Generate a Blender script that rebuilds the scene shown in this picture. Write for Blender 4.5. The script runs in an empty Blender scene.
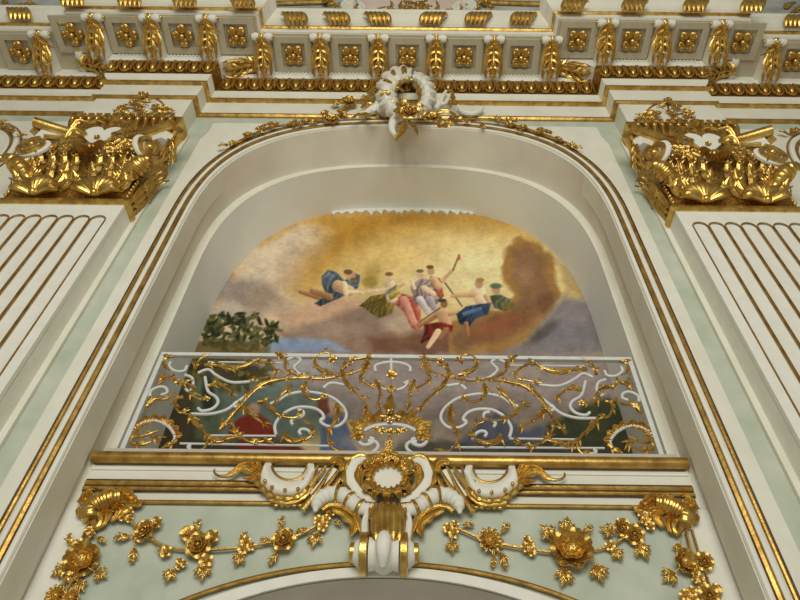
import bpy, bmesh, math, random
import numpy as np
from mathutils import Vector, Matrix
random.seed(7)
PI = math.pi
SC = bpy.context.scene
COL = SC.collection

# ------------------------------------------------------------------ camera
F = 622.0; PX0, PY0 = 418.0, 300.0
TH = math.atan(F/551.0); RHO = .011
CAM = np.array([.26, 0, 1.6])
_d = np.array([0, math.cos(TH), math.sin(TH)])
_U = np.array([0, -math.sin(TH), math.cos(TH)])
_X = np.array([1., 0, 0])
_r = math.cos(RHO)*_X + math.sin(RHO)*_U
_u = -math.sin(RHO)*_X + math.cos(RHO)*_U
cd = bpy.data.cameras.new('camera'); co = bpy.data.objects.new('camera', cd); COL.objects.link(co)
cd.sensor_fit = 'HORIZONTAL'; cd.sensor_width = 36; cd.lens = 36*F/800
cd.shift_x = -(PX0-400)/800
cd.clip_end = 200
co.matrix_world = Matrix(((_r[0], _u[0], -_d[0], CAM[0]), (_r[1], _u[1], -_d[1], CAM[1]),
                          (_r[2], _u[2], -_d[2], CAM[2]), (0, 0, 0, 1)))
SC.camera = co

# ------------------------------------------------------------------ world, lights, exposure
SC.view_settings.view_transform = 'Standard'; SC.view_settings.look = 'None'
SC.view_settings.gamma = 1; SC.view_settings.use_curve_mapping = False
SC.view_settings.exposure = 0.0
W = bpy.data.worlds.new('hall'); SC.world = W; W.use_nodes = True
nt = W.node_tree; nt.nodes.clear()
wo = nt.nodes.new('ShaderNodeOutputWorld'); bg = nt.nodes.new('ShaderNodeBackground')
tc = nt.nodes.new('ShaderNodeTexCoord'); sx = nt.nodes.new('ShaderNodeSeparateXYZ'); rp = nt.nodes.new('ShaderNodeValToRGB')
mr = nt.nodes.new('ShaderNodeMapRange'); mr.inputs[1].default_value = -1; mr.inputs[2].default_value = 1
nt.links.new(tc.outputs['Generated'], sx.inputs[0]); nt.links.new(sx.outputs['Z'], mr.inputs[0])
nt.links.new(mr.outputs[0], rp.inputs[0]); nt.links.new(rp.outputs[0], bg.inputs[0]); nt.links.new(bg.outputs[0], wo.inputs[0])
cr_ = rp.color_ramp
cr_.elements[0].position = 0.0; cr_.elements[0].color = (.88, .87, .76, 1)
cr_.elements[1].position = 1.0; cr_.elements[1].color = (.34, .30, .22, 1)
e = cr_.elements.new(.40); e.color = (.56, .53, .44, 1)
e = cr_.elements.new(.55); e.color = (.50, .48, .43, 1)
bg.inputs[1].default_value = .38

def area(name, loc, target, sx_, sy_, power, color):
    l = bpy.data.lights.new(name, 'AREA'); l.shape = 'RECTANGLE'; l.size = sx_; l.size_y = sy_
    l.energy = power; l.color = color
    o = bpy.data.objects.new(name, l); COL.objects.link(o); o.location = loc
    o.rotation_euler = (Vector(target)-Vector(loc)).to_track_quat('-Z', 'Y').to_euler()
area('window_light', (-3.2, -10, 7.0), (0, 5, 9), 2.4, 8, 500, (1, .985, .91))
area('window_light', (0.2, -10, 7.0), (0, 5, 9), 2.4, 8, 500, (1, .985, .91))
area('window_light', (3.6, -10, 7.0), (0, 5, 9), 2.4, 8, 500, (1, .985, .91))

# ------------------------------------------------------------------ pixel <-> plane
def at(px, py, Y):
    v = _d + _r*(px-PX0)/F - _u*(py-PY0)/F
    p = CAM + v*(Y-CAM[1])/v[1]
    return Vector(p)
def pts(l, Y): return [at(a, b, Y) for a, b in l]
def flip(l): return [Vector((-p[0], p[1], p[2])) for p in l]
def proj_np(x, y, z):
    px = x-CAM[0]; py = y-CAM[1]; pz = z-CAM[2]
    k = F/(px*_d[0]+py*_d[1]+pz*_d[2])
    return PX0+k*(px*_r[0]+py*_r[1]+pz*_r[2]), PY0-k*(px*_u[0]+py*_u[1]+pz*_u[2])
def m_at(px_per, Y, py):          # metres per pixel across, at plane Y and row py
    return (at(401, py, Y)-at(400, py, Y)).length*px_per

# ------------------------------------------------------------------ materials
def lin(c):
    return tuple(((v/255)/12.92 if v/255 <= .04045 else ((v/255+.055)/1.055)**2.4) for v in c)
def mat(name, c1, c2=None, scale=3, rough=.6, metal=0, bump=0, bscale=40, detail=6, p0=.35, p1=.65, spec=None):
    m = bpy.data.materials.new(name); m.use_nodes = True; t = m.node_tree; b = t.nodes['Principled BSDF']
    b.inputs['Roughness'].default_value = rough; b.inputs['Metallic'].default_value = metal
    if spec is not None: b.inputs['Specular IOR Level'].default_value = spec
    tcn = t.nodes.new('ShaderNodeTexCoord')
    if c2:
        n = t.nodes.new('ShaderNodeTexNoise'); n.inputs['Scale'].default_value = scale; n.inputs['Detail'].default_value = detail
        t.links.new(tcn.outputs['Object'], n.inputs['Vector'])
        r = t.nodes.new('ShaderNodeValToRGB'); r.color_ramp.elements[0].position = p0; r.color_ramp.elements[1].position = p1
        r.color_ramp.elements[0].color = (*lin(c1), 1); r.color_ramp.elements[1].color = (*lin(c2), 1)
        t.links.new(n.outputs[0], r.inputs[0]); t.links.new(r.outputs[0], b.inputs['Base Color'])
    else: b.inputs['Base Color'].default_value = (*lin(c1), 1)
    if bump:
        n2 = t.nodes.new('ShaderNodeTexNoise'); n2.inputs['Scale'].default_value = bscale; n2.inputs['Detail'].default_value = 3
        t.links.new(tcn.outputs['Object'], n2.inputs['Vector'])
        bp = t.nodes.new('ShaderNodeBump'); bp.inputs['Strength'].default_value = bump; bp.inputs['Distance'].default_value = .02
        t.links.new(n2.outputs[0], bp.inputs['Height']); t.links.new(bp.outputs[0], b.inputs['Normal'])
    return m
PLASTER = mat('cream_plaster', (222, 219, 200), (231, 228, 211), 2.2, .75, bump=.06, bscale=30, spec=.2)
JAMB = mat('jamb_plaster', (214, 206, 188), (227, 220, 203), 1.3, .8, bump=.08, bscale=20, spec=.15)
NICHE = mat('niche_plaster', (234, 238, 233), (240, 244, 240), 1.1, .85, spec=.15)
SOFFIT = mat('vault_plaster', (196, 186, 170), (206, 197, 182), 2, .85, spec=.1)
WHITE = mat('white_stucco', (229, 227, 212), (236, 234, 221), 6, .6, spec=.3)
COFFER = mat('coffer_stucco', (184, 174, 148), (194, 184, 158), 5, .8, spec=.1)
GREEN = mat('green_scagliola', (176, 186, 164), (202, 206, 188), 2.6, .55, detail=9, p0=.3, p1=.7, spec=.3)
GOLD = mat('gold_leaf', (228, 192, 106), (184, 142, 66), 9, .30, .88, bump=.15, bscale=55)
GOLDR = mat('worn_gold_leaf', (212, 172, 92), (150, 112, 50), 7, .34, .82, bump=.12, bscale=25, p0=.3, p1=.75)
GOLDB = mat('stippled_gold', (208, 166, 82), (140, 100, 40), 30, .34, .88, bump=.8, bscale=34)
RAILW = mat('grey_white_paint', (214, 216, 212), (224, 226, 221), 8, .5)
BLUEGREY = mat('painted_sky_panel', (150, 156, 150), (190, 192, 182), 1.6, .8)
CREVICE = mat('crevice_shade_line', (92, 66, 34), (64, 46, 26), 8, .6)  # shade in the crevices beside gilt mouldings, put in as dark brown
PINK = mat('pink_stucco', (218, 196, 180), (226, 208, 192), 3, .8)

# ------------------------------------------------------------------ mesh builder
def wloc(o):
    v = Vector((0, 0, 0))
    while o: v = v+o.location; o = o.parent
    return v
class MB:
    def __init__(s): s.v = []; s.f = []
    def add(s, vs, fs):
        o = len(s.v); s.v += [tuple(map(float, p)) for p in vs]; s.f += [tuple(i+o for i in q) for q in fs]; return s
    def box(s, x0, x1, y0, y1, z0, z1):
        return s.add([(x, y, z) for z in (z0, z1) for y in (y0, y1) for x in (x0, x1)],
                     [(0, 2, 3, 1), (4, 5, 7, 6), (0, 1, 5, 4), (2, 6, 7, 3), (0, 4, 6, 2), (1, 3, 7, 5)])
    def grid(s, g, close=False):
        n = len(g); m = len(g[0]); vs = [p for r in g for p in r]; fs = []
        for i in range(n-1):
            for j in range(m if close else m-1):
                a = i*m+j; b = i*m+(j+1) % m; fs.append((a, b, b+m, a+m))
        return s.add(vs, fs)
    def sheet(s, g, th):              # a grid given thickness on its back
        a = np.array([[tuple(p) for p in r] for r in g], float); n, m = a.shape[:2]
        du = np.gradient(a, axis=0); dv = np.gradient(a, axis=1); nn = np.cross(du, dv)
        nn /= (np.linalg.norm(nn, axis=2, keepdims=True)+1e-9); b = a-nn*th
        vs = list(a.reshape(-1, 3))+list(b.reshape(-1, 3)); fs = []; N = n*m
        for i in range(n-1):
            for j in range(m-1):
                q = (i*m+j, i*m+j+1, (i+1)*m+j+1, (i+1)*m+j); fs.append(q[::-1]); fs.append(tuple(k+N for k in q))
        ring = [j for j in range(m)]+[i*m+m-1 for i in range(1, n)]+[(n-1)*m+j for j in range(m-2, -1, -1)]+[i*m for i in range(n-2, 0, -1)]
        for k in range(len(ring)):
            p, q = ring[k], ring[(k+1) % len(ring)]; fs.append((p, q, q+N, p+N))
        return s.add(vs, fs)
    def tube(s, path, r, n=8, nrm=(0, -1, 0), flat=1.0, ribs=None):
        P = [Vector(p) for p in path]; L = len(P); nrm = Vector(nrm); g = []
        R = r if hasattr(r, '__len__') else [r]*L
        last = None
        for i in range(L):
            t = (P[min(i+1, L-1)]-P[max(i-1, 0)]); t = t.normalized() if t.length > 1e-9 else Vector((1, 0, 0))
            sd = t.cross(nrm)
            if sd.length < .15: sd = last if last else t.orthogonal()
            sd = sd.normalized(); last = sd; up = sd.cross(t).normalized()
            g.append([P[i]+(sd*math.cos(a)+up*math.sin(a)*flat)*R[i] for a in [2*PI*k/n for k in range(n)]])
        o = len(s.v); s.grid(g, True)
        s.f.append(tuple(o+k for k in range(n))[::-1]); s.f.append(tuple(o+(L-1)*n+k for k in range(n)))
        return s
    def leaf(s, spine, w, nrm=(0, -1, 0), lobes=5, th=.012, rise=.35, curl=0, base=.35, sweep=.5):
        N = max(10, lobes*4+1); P = smooth(spine, N); nrm = Vector(nrm); g = []; fr = []
        for i, p in enumerate(P):
            t = i/(N-1); tg = (P[min(i+1, N-1)]-P[max(i-1, 0)]).normalized()
            sd = tg.cross(nrm)
            if sd.length < .1: sd = tg.orthogonal()
            sd.normalize(); up = sd.cross(tg)
            if up.dot(nrm) < 0: up = -up
            wp = w*max(.06, (1-t)**.5*(base+(1-base)*min(1, t*3.2)))
            fr.append((p, tg, sd, up, wp))
            g.append([p+sd*(j*wp*.78)+up*(rise*wp*(.5-abs(j)**1.6)) for j in (-1, -.5, 0, .5, 1)])
        s.sheet(g, -th)
        s.tube([p+up*(rise*wp*.5) for p, tg, sd, up, wp in fr], [max(.004, wp*.17) for *_, wp in fr], 6, nrm)
        for k in range(lobes):
            i = min(N-2, int((k+.3)/lobes*(N-1))); p, tg, sd, up, wp = fr[i]
            for sg in (-1, 1):
                q = [p+up*(rise*wp*.3), p+sd*sg*wp*.5+tg*wp*.25+up*(rise*wp*.5), p+sd*sg*wp*.9+tg*wp*(.45+.6*sweep)+up*(rise*wp*.35), p+sd*sg*wp*1.1+tg*wp*(.7+1.1*sweep)-up*(rise*wp*.1)]
                r_ = wp*(.13+.34/max(1, lobes))
                s.tube(smooth(q, 7), [r_*.6, r_*.95, r_, r_*.9, r_*.65, r_*.35, r_*.06], 6, nrm, .55)
        return s
    def blade(s, spine, w, nrm=(0, -1, 0), th=.012, rise=.5, tip=.06, n=14):
        P = smooth(spine, n); nrm = Vector(nrm); g = []
        for i, p in enumerate(P):
            t = i/(n-1); tg = (P[min(i+1, n-1)]-P[max(i-1, 0)]).normalized(); sd = tg.cross(nrm)
            if sd.length < .1: sd = tg.orthogonal()
            sd.normalize(); up = sd.cross(tg)
            if up.dot(nrm) < 0: up = -up
            wp = w*max(tip, (.35+.65*min(1, t*2.5))*(1-t**2.2)**.8*(1+.16*math.sin(t*17)))
            g.append([p+sd*j*wp+up*(rise*wp*h) for j, h in ((-1, .15), (-.62, .55), (-.3, .1), (0, .75), (.3, .1), (.62, .55), (1, .15))])
        return s.sheet(g, -th)
    def ball(s, c, r, sc=(1, 1, 1), n=10, m=6):
        g = [[(c[0]+r*sc[0]*math.sin(PI*i/m)*math.cos(2*PI*j/n), c[1]+r*sc[1]*math.sin(PI*i/m)*math.sin(2*PI*j/n), c[2]+r*sc[2]*math.cos(PI*i/m)) for j in range(n)] for i in range(m+1)]
        return s.grid(g, True)
    def lathe(s, prof, c, axis='x', n=20):       # prof: (pos along axis, radius)
        g = []
        for a, r in prof:
            row = []
            for k in range(n):
                u, v = r*math.cos(2*PI*k/n), r*math.sin(2*PI*k/n)
                row.append({'x': (c[0]+a, c[1]+u, c[2]+v), 'y': (c[0]+u, c[1]+a, c[2]+v), 'z': (c[0]+u, c[1]+v, c[2]+a)}[axis])
            g.append(row)
        return s.grid(g, True)
    def prism(s, poly, y0, y1):                  # outline in (x,z), extruded along y, front at y0
        n = len(poly); vs = [(p[0], y0, p[1]) for p in poly]+[(p[0], y1, p[1]) for p in poly]
        return s.add(vs, [tuple(range(n)), tuple(range(2*n-1, n-1, -1))]+[(i, i+n, (i+1) % n+n, (i+1) % n) for i in range(n)])
    def sweep(s, prof, plan, closed=True):       # profile (projection, z) along a plan line, mitred
        L = len(plan); cols = []
        for i in range(L):
            v = Vector(plan[i]); ns = []
            for a, b in ((i-1, i), (i, i+1)):
                if a >= 0 and b < L:
                    d = (Vector(plan[b])-Vector(plan[a])).normalized(); ns.append(Vector((d.y, -d.x)))
            m = ns[0] if len(ns) == 1 else (ns[0]+ns[1])/(1+ns[0].dot(ns[1]))
            cols.append([(v.x+m.x*p, v.y+m.y*p, z) for p, z in prof])
        o = len(s.v); s.grid(cols, closed)
        if closed:
            n = len(prof); s.f.append(tuple(o+k for k in range(n))[::-1]); s.f.append(tuple(o+(L-1)*n+k for k in range(n)))
        return s
    def build(s, name, m, parent=None, smooth_=True, bevel=0, ang=40):
        me = bpy.data.meshes.new(name); L0_ = wloc(parent)
        me.from_pydata([(p[0]-L0_[0], p[1]-L0_[1], p[2]-L0_[2]) for p in s.v], [], s.f); me.update()
        bm = bmesh.new(); bm.from_mesh(me); bmesh.ops.recalc_face_normals(bm, faces=bm.faces); bm.to_mesh(me); bm.free()
        me.materials.append(m)
        if smooth_:
            me.polygons.foreach_set('use_smooth', [True]*len(me.polygons))
            me.set_sharp_from_angle(angle=math.radians(ang))
        o = bpy.data.objects.new(name, me); COL.objects.link(o)
        if parent: o.parent = parent
        if bevel:
            b = o.modifiers.new('bevel', 'BEVEL'); b.width = bevel; b.segments = 2; b.limit_method = 'ANGLE'
        return o
def smooth(p, n):
    P = [Vector(q) for q in p]
    if len(P) == 2: return [P[0].lerp(P[1], i/(n-1)) for i in range(n)]
    Q = [P[0]*2-P[1]]+P+[P[-1]*2-P[-2]]; out = []
    fine = []
    for i in range(len(P)-1):
        a, b, c, d = Q[i:i+4]
        for k in range(16):
            t = k/16; fine.append(.5*((2*b)+(c-a)*t+(2*a-5*b+4*c-d)*t*t+(3*b-a-3*c+d)*t*t*t))
    fine.append(P[-1])
    ln = [0]
    for i in range(1, len(fine)): ln.append(ln[-1]+(fine[i]-fine[i-1]).length)
    k = 0
    for i in range(n):
        s = ln[-1]*i/(n-1)
        while k < len(fine)-2 and ln[k+1] < s: k += 1
        out.append(fine[k].lerp(fine[k+1], (s-ln[k])/max(1e-9, ln[k+1]-ln[k])))
    return out
def spiral(c, r0, r1, a0, turns, n=40, h=0):       # in the wall plane, facing the hall
    return [Vector((c[0]+(r0+(r1-r0)*t)*math.cos(a0+turns*2*PI*t), c[1]-h*t, c[2]+(r0+(r1-r0)*t)*math.sin(a0+turns*2*PI*t))) for t in [i/(n-1) for i in range(n)]]
def thing(name, label, cat, loc=(0, 0, 0), group=None):
    o = bpy.data.objects.new(name, None); COL.objects.link(o); o.location = loc; o.empty_display_size = .1
    o['label'] = label; o['category'] = cat
    if group: o['group'] = group
    return o
def tag(o, label, cat, group=None, kind=None):
    o['label'] = label; o['category'] = cat
    if group: o['group'] = group
    if kind: o['kind'] = kind
    return o
def struct(o, label=None):
    o['kind'] = 'structure'
    if label: o['label'] = label
    return o
def copy_tree(o, parent=None):
    c = o.copy(); COL.objects.link(c)
    if parent: c.parent = parent
    for ch in list(o.children): copy_tree(ch, c)
    return c
def put(me, name, m, parent, loc, nrm=(0, -1, 0), scale=1, spin=0):   # shared mesh whose local +Z faces nrm
    o = bpy.data.objects.new(name, me); COL.objects.link(o)
    q = Vector(nrm).normalized().to_track_quat('Z', 'Y')
    M = Matrix.Translation(Vector(loc)) @ q.to_matrix().to_4x4() @ Matrix.Rotation(spin, 4, 'Z') @ Matrix.Diagonal((scale, scale, scale, 1))
    if parent: o.parent = parent; M = Matrix.Translation(-wloc(parent)) @ M
    o.matrix_local = M if not parent else M
    return o
def mesh_of(mb, name, m, ang=60):
    o = mb.build(name, m, ang=ang); me = o.data; bpy.data.objects.remove(o); return me
ORD = ['first', 'second', 'third', 'fourth', 'fifth', 'sixth', 'seventh', 'eighth']

# ------------------------------------------------------------------ flowers and leaves (unit size, facing +Z)
def petal(mb, ang, L, w, tilt, bend, cup, th=.05, n=6, m=5, tipw=.35):
    g = []; r = 0.06; z = 0; a = tilt
    for i in range(n):
        t = i/(n-1); ww = w*math.sin(PI*(.12+(.88-tipw*.5)*t))
        row = []
        for j in range(m):
            v = -1+2*j/(m-1); x, y, zz = r-.10*L*v*v*t, v*ww, z+cup*v*v*w
            row.append((x*math.cos(ang)-y*math.sin(ang), x*math.sin(ang)+y*math.cos(ang), zz))
        g.append(row)
        r += L/(n-1)*math.cos(a); z += L/(n-1)*math.sin(a); a += bend/(n-1)
    mb.sheet(g, th)
def rose():
    b = MB()
    for k in range(6): petal(b, 2*PI*k/6+.2*random.random(), 1.0, .5, .75, -1.2, .25)
    for k in range(5): petal(b, 2*PI*(k+.5)/5, .75, .45, 1.1, -.9, .3)
    for k in range(4): petal(b, 2*PI*(k+.3)/4, .52, .34, 1.35, -.5, .3)
    b.ball((0, 0, .42), .17)
    return b
def daisy():
    b = MB()
    for k in range(12): petal(b, 2*PI*k/12, 1.0, .22, .45, -.8, .3, tipw=.1)
    for k in range(12): petal(b, 2*PI*(k+.5)/12, .8, .2, .9, -.8, .3, tipw=.1)
    b.ball((0, 0, .25), .36, (1, 1, .6))
    for k in range(14):
        b.ball((.28*math.cos(k*2.4)*math.sqrt(k/14), .28*math.sin(k*2.4)*math.sqrt(k/14), .46-.08*k/14), .07, n=6, m=4)
    return b
def peony():
    b = MB()
    for k in range(7): petal(b, 2*PI*k/7, 1.05, .55, .35, -.2, .3)
    for k in range(6): petal(b, 2*PI*(k+.5)/6, .8, .45, .75, -.2, .35)
    b.ball((0, 0, .25), .46, (1, 1, .6), 14, 8)
    for k in range(30):
        q = math.sqrt(k/30)*.44; b.ball((q*math.cos(k*2.4), q*math.sin(k*2.4), .5-.35*q*q), .06, n=6, m=4)
    return b
def small():
    b = MB()
    for k in range(5): petal(b, 2*PI*k/5, .95, .48, .8, -1.3, .2)
    b.ball((0, 0, .32), .26)
    return b
def cluster():
    b = MB()
    for cx, cy, s in ((-.35, .25, .6), (.38, .3, .55), (.05, -.4, .62)):
        q = small()
        b.add([(x*s+cx, y*s+cy, z*s+.1) for x, y, z in q.v], q.f)
    return b
def leaf3():                       # three-fingered leaf, grows along local -Y
    b = MB()
    b.tube([(0, .7, .06), (0, 0, .06)], .05, 6, (0, 0, 1))
    for a, L in ((-.7, .85), (0, 1.1), (.7, .85)):
        e = Vector((math.sin(a), -math.cos(a), 0))
        b.leaf([(0, 0, 0), e*.5*L+Vector((0, 0, .18)), e*L+Vector((0, 0, .05))], .34, (0, 0, 1), 2, .05, .3)
    return b
def leaf1():
    b = MB(); b.tube([(0, .6, .06), (0, 0, .06)], .05, 6, (0, 0, 1)); b.leaf([(0, 0, 0), (.05, -.55, .2), (-.05, -1.15, .02)], .42, (0, 0, 1), 3, .05, .35); return b
FL = {k: mesh_of(f(), k, GOLD) for k, f in (('rose', rose), ('daisy', daisy), ('peony', peony), ('small', small), ('cluster', cluster), ('leaf3', leaf3), ('leaf1', leaf1))}
FNAME = {'rose': 'rose', 'daisy': 'sunflower', 'peony': 'peony', 'small': 'blossom', 'cluster': 'blossom_cluster', 'leaf3': 'leaf', 'leaf1': 'leaf'}
def bloom(kind, parent, px, py, Y, rpx, spin=None, h=.04, tilt=None):
    p = at(px, py, Y-h)
    nx = random.uniform(-.25, .25); nz = random.uniform(-.35, .05)
    n = (nx, -1, nz) if tilt is None else tilt
    if kind.startswith('leaf'): n = (nx*.5, -1, nz*.5)
    # for a leaf, spin is the direction it points in the photograph, clockwise from down
    return put(FL[kind], FNAME[kind], GOLD, parent, p, n, m_at(rpx, Y, py), random.uniform(0, 6.28) if spin is None else spin)

# ------------------------------------------------------------------ the setting: arches, walls
def arch(a, top, spring, zb, n=48, ex=2.7):          # basket arch outline from bottom left to bottom right, (x,z)
    L = [(-a, zb)]
    for i in range(n+1):
        t = PI*(1-i/n); c, s = math.cos(t), math.sin(t)
        L.append((math.copysign(abs(c)**(2/ex), c)*a, spring+(top-spring)*abs(s)**(2/ex)))
    L.append((a, zb)); return L
def loft(c0, y0, c1, y1): return [[(x, y0, z) for x, z in c0], [(x, y1, z) for x, z in c1]]
def frame_wall(inner, outer, y0, y1):                # between two outlines with equal counts, with thickness
    g = [[(x, y1, z) for x, z in inner], [(x, y0, z) for x, z in inner], [(x, y0, z) for x, z in outer], [(x, y1, z) for x, z in outer]]
    return MB().grid(g)
def box_outline(inner, hw, top):                     # outer outline with matching vertex count
    out = []
    for i, (x, z) in enumerate(inner):
        if z < 8.6 and i in (0, len(inner)-1): out.append((math.copysign(hw, x), z)); continue
        k = max(abs(x)/hw, max(0, z-8.0)/(top-8.0)); out.append((x/k, 8.0+(z-8.0)/k))
    return out
A0 = arch(3.01, 11.74, 8.75, 2.4); A1 = arch(3.06, 11.60, 8.6, 2.4); A2 = arch(2.93, 11.50, 8.5, 2.4); A3 = arch(2.95, 11.56, 8.0, 2.4)
hole = arch(3.45, 12.1, 8.75, 2.4)
struct(frame_wall(hole, [(math.copysign(11, x) if i in (0, len(hole)-1) else x, z) for i, (x, z) in enumerate(box_outline(hole, 11, 16))], 5.0, 5.3).build('wall_back', GREEN, smooth_=False))
# pale raised surround of the arch, notched near the top
so = []
for x, z in box_outline(A0, 3.45, 11.86):
    so.append((math.copysign(min(abs(x), 3.38 if z > 11.28 else 3.45), x), z))
struct(frame_wall(A0, so, 4.965, 5.3).build('trim_1', PLASTER, smooth_=False), 'pale plaster surround of the big arch')
struct(MB().grid(loft(A0, 4.965, A1, 5.6)).build('wall_jamb', JAMB))
struct(frame_wall(A2, A1, 5.6, 5.608).build('trim_2', PLASTER, ang=30), 'pale inner edge of the arch reveal')
struct(MB().grid(loft(A2, 5.609, A3, 6.55)).build('wall_niche', NICHE))
struct(MB().box(-3.3, 3.3, 6.56, 6.7, 2.4, 12).build('wall_end', NICHE, smooth_=False))
# gilt mouldings of the big arch
def arch_strip(a, top, spring, r, y, m, name, zb=2.4, flat=1):
    return struct(MB().tube([(x, y, z) for x, z in arch(a, top, spring, zb, 64)], r, 8, (0, -1, 0), flat).build(name, m))
arch_strip(3.115, 11.865, 8.8, .036, 4.95, GOLDR, 'trim_3')
arch_strip(3.245, 12.03, 8.85, .021, 4.955, GOLDR, 'trim_4')
arch_strip(3.175, 11.95, 8.8, .035, 4.957, WHITE, 'trim_5')
arch_strip(3.285, 12.075, 8.85, .02, 4.957, WHITE, 'trim_6')
arch_strip(3.05, 11.785, 8.8, .03, 4.95, WHITE, 'trim_7')
arch_strip(3.163, 11.915, 8.8, .014, 4.945, CREVICE, 'trim_82')  # from here, added dark tubes for the crevice shadow beside the gilt strips
arch_strip(3.068, 11.815, 8.8, .012, 4.945, CREVICE, 'trim_83')
arch_strip(3.272, 12.06, 8.85, .010, 4.948, CREVICE, 'trim_84')
# gallery floor and parapet with lower arch
PF = 5.40
def low(a, b, top, n=40, xm=2.4):
    return [(x, top-b*(1-math.sqrt(max(0, 1-(x/a)**2)))) for x in [-xm+2*xm*i/n for i in range(n+1)]]
L0 = low(2.6, 1.77, 4.05, xm=2.58)
struct(MB().grid([[(x, PF+.5, z) for x, z in L0], [(x, PF, z) for x, z in L0], [(x, PF, 5.3) for x, z in L0], [(x, 5.75, 5.3) for x, z in L0]]).build('wall_parapet', GREEN, smooth_=False))
struct(MB().box(-3.05, -2.405, PF+.002, 5.9, 2.3, 5.3).build('wall_spandrel_left', PLASTER, smooth_=False))
struct(MB().box(2.405, 3.05, PF+.002, 5.9, 2.3, 5.3).build('wall_spandrel_right', PLASTER, smooth_=False))
struct(MB().box(-2.98, 2.98, 5.5, 6.56, 5.3, 5.42).build('floor', SOFFIT, smooth_=False))
struct(MB().grid([[(x, PF+.0, z-.012) for x, z in L0], [(x, 8.5, z-.03) for x, z in L0]]).build('ceiling', SOFFIT))
struct(MB().box(-3, 3, 8.4, 8.6, 1, 4.2).build('wall_passage', SOFFIT, smooth_=False))
LB = low(2.66, 1.70, 4.13, xm=2.58)
struct(MB().grid([[(x, PF+.1, z-.003) for x, z in L0], [(x, PF-.03, z-.003) for x, z in L0], [(x, PF-.03, z) for x, z in LB], [(x, PF+.1, z) for x, z in LB]]).build('trim_8', WHITE, ang=30), 'white band around the lower arch')
struct(MB().tube([(x, PF-.03, z) for x, z in low(2.75, 1.62, 4.16, xm=2.5)], .022, 8).build('trim_9', GOLDR))
for i, sg in enumerate((-1, 1)):                      # pale strip down the parapet ends
    struct(MB().box(min(sg*2.78, sg*3.04), max(sg*2.78, sg*3.04), PF-.012, PF+.05, 2.4, 4.72).build('trim_%d' % (10+i), WHITE, smooth_=False))
for i, sg in enumerate((-1, 1)): struct(MB().box(*sorted((sg*2.575, sg*2.79)), PF-.004, PF+.05, 2.4, 4.745).build('trim_%d' % (80+i), GREEN, smooth_=False))
struct(MB().box(-2.97, 2.97, PF-.02, PF+.1, 4.74, 5.3).build('trim_12', PLASTER, smooth_=False), 'white parapet fascia below the railing')
struct(MB().box(-3.02, 3.02, PF-.03, 5.75, 5.25, 5.30).build('trim_13', WHITE, bevel=.01), 'white sill under the railing')
struct(MB().tube([(-2.985, PF-.05, 5.205), (2.985, PF-.05, 5.205)], .064, 12, (0, -1, 0), .9).build('trim_14', GOLDR, ang=30), 'large gilt roll moulding on the parapet')
struct(MB().box(-2.96, 2.96, PF-.035, PF, 5.075, 5.105).build('trim_15', WHITE, bevel=.005))
struct(MB().tube([(-2.95, PF-.03, 4.925), (2.95, PF-.03, 4.925)], .03, 10).build('trim_16', GOLD, ang=30))
struct(MB().tube([(-2.95, PF-.035, 4.865), (2.95, PF-.035, 4.865)], .022, 10).build('trim_17', GOLD, ang=30))
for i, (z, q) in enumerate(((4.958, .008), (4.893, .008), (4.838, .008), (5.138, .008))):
    struct(MB().tube([(-2.95, PF-.04, z), (2.95, PF-.04, z)], q, 6).build('trim_%d' % (85+i), CREVICE))  # painted dark lines in place of shadow between the parapet mouldings
for i, (a, b) in enumerate(((-2.6, -.75), (.75, 2.6))):
    struct(MB().tube([(a, PF-.02, 4.735), (b, PF-.02, 4.735)], .022, 8).build('trim_%d' % (18+i), GOLDR))

# ------------------------------------------------------------------ entablature
RES = 4.68; XI, XO = 3.75, 5.47
PLAN = [(-11, 5), (-XO, 5), (-XO, RES), (-XI, RES), (-XI, 5), (XI, 5), (XI, RES), (XO, RES), (XO, 5), (11, 5)]
def run(prof, m, n, label=None, ang=30):
    return struct(MB().sweep(prof, PLAN).build('trim_%d' % n, m, ang=ang), label)
run([(-.1, 12.15), (.04, 12.15), (.04, 12.68), (.02, 12.70), (-.1, 12.70)], PLASTER, 20, 'lower white fascia of the entablature')
run([(-.05, 12.13), (.035, 12.13), (.065, 12.16), (.065, 12.20), (.035, 12.22), (-.05, 12.22)], GOLDR, 21)
run([(-.05, 12.69), (.05, 12.69), (.10, 12.71), (.10, 12.77), (.06, 12.79), (-.05, 12.79)], GOLD, 22)
run([(-.1, 12.79), (.05, 12.79), (.05, 12.86), (.10, 12.90), (.13, 12.97), (.13, 13.02), (-.1, 13.02)], PLASTER, 23)
run([(-.1, 13.0), (.13, 13.0), (.14, 13.06), (.15, 13.2), (.17, 13.36), (.18, 13.40), (-.1, 13.40)], GOLDB, 24, 'gilt egg-and-dart band')
run([(-.1, 13.40), (.19, 13.40), (.19, 13.52), (.21, 13.55), (.21, 13.62), (.19, 13.65), (.19, 13.8), (-.1, 13.8)], WHITE, 25)
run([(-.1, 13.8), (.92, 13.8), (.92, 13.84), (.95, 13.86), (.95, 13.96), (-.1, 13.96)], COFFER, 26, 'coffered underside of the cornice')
run([(.6, 13.81), (.955, 13.81), (.955, 13.97), (.6, 13.97)], WHITE, 27)
run([(.6, 13.97), (.97, 13.97), (1.0, 13.99), (1.0, 14.05), (.97, 14.07), (.6, 14.07)], GOLD, 28, 'gilt fillet of the cornice')
run([(.4, 14.07), (.97, 14.07), (.98, 14.13), (1.02, 14.15), (1.02, 14.19), (1.05, 14.21), (1.07, 14.27), (1.11, 14.33), (1.16, 14.36), (1.16, 14.40), (1.19, 14.42), (1.19, 14.47), (.4, 14.47)], PLASTER, 29, 'white crowning moulding of the cornice')
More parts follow.
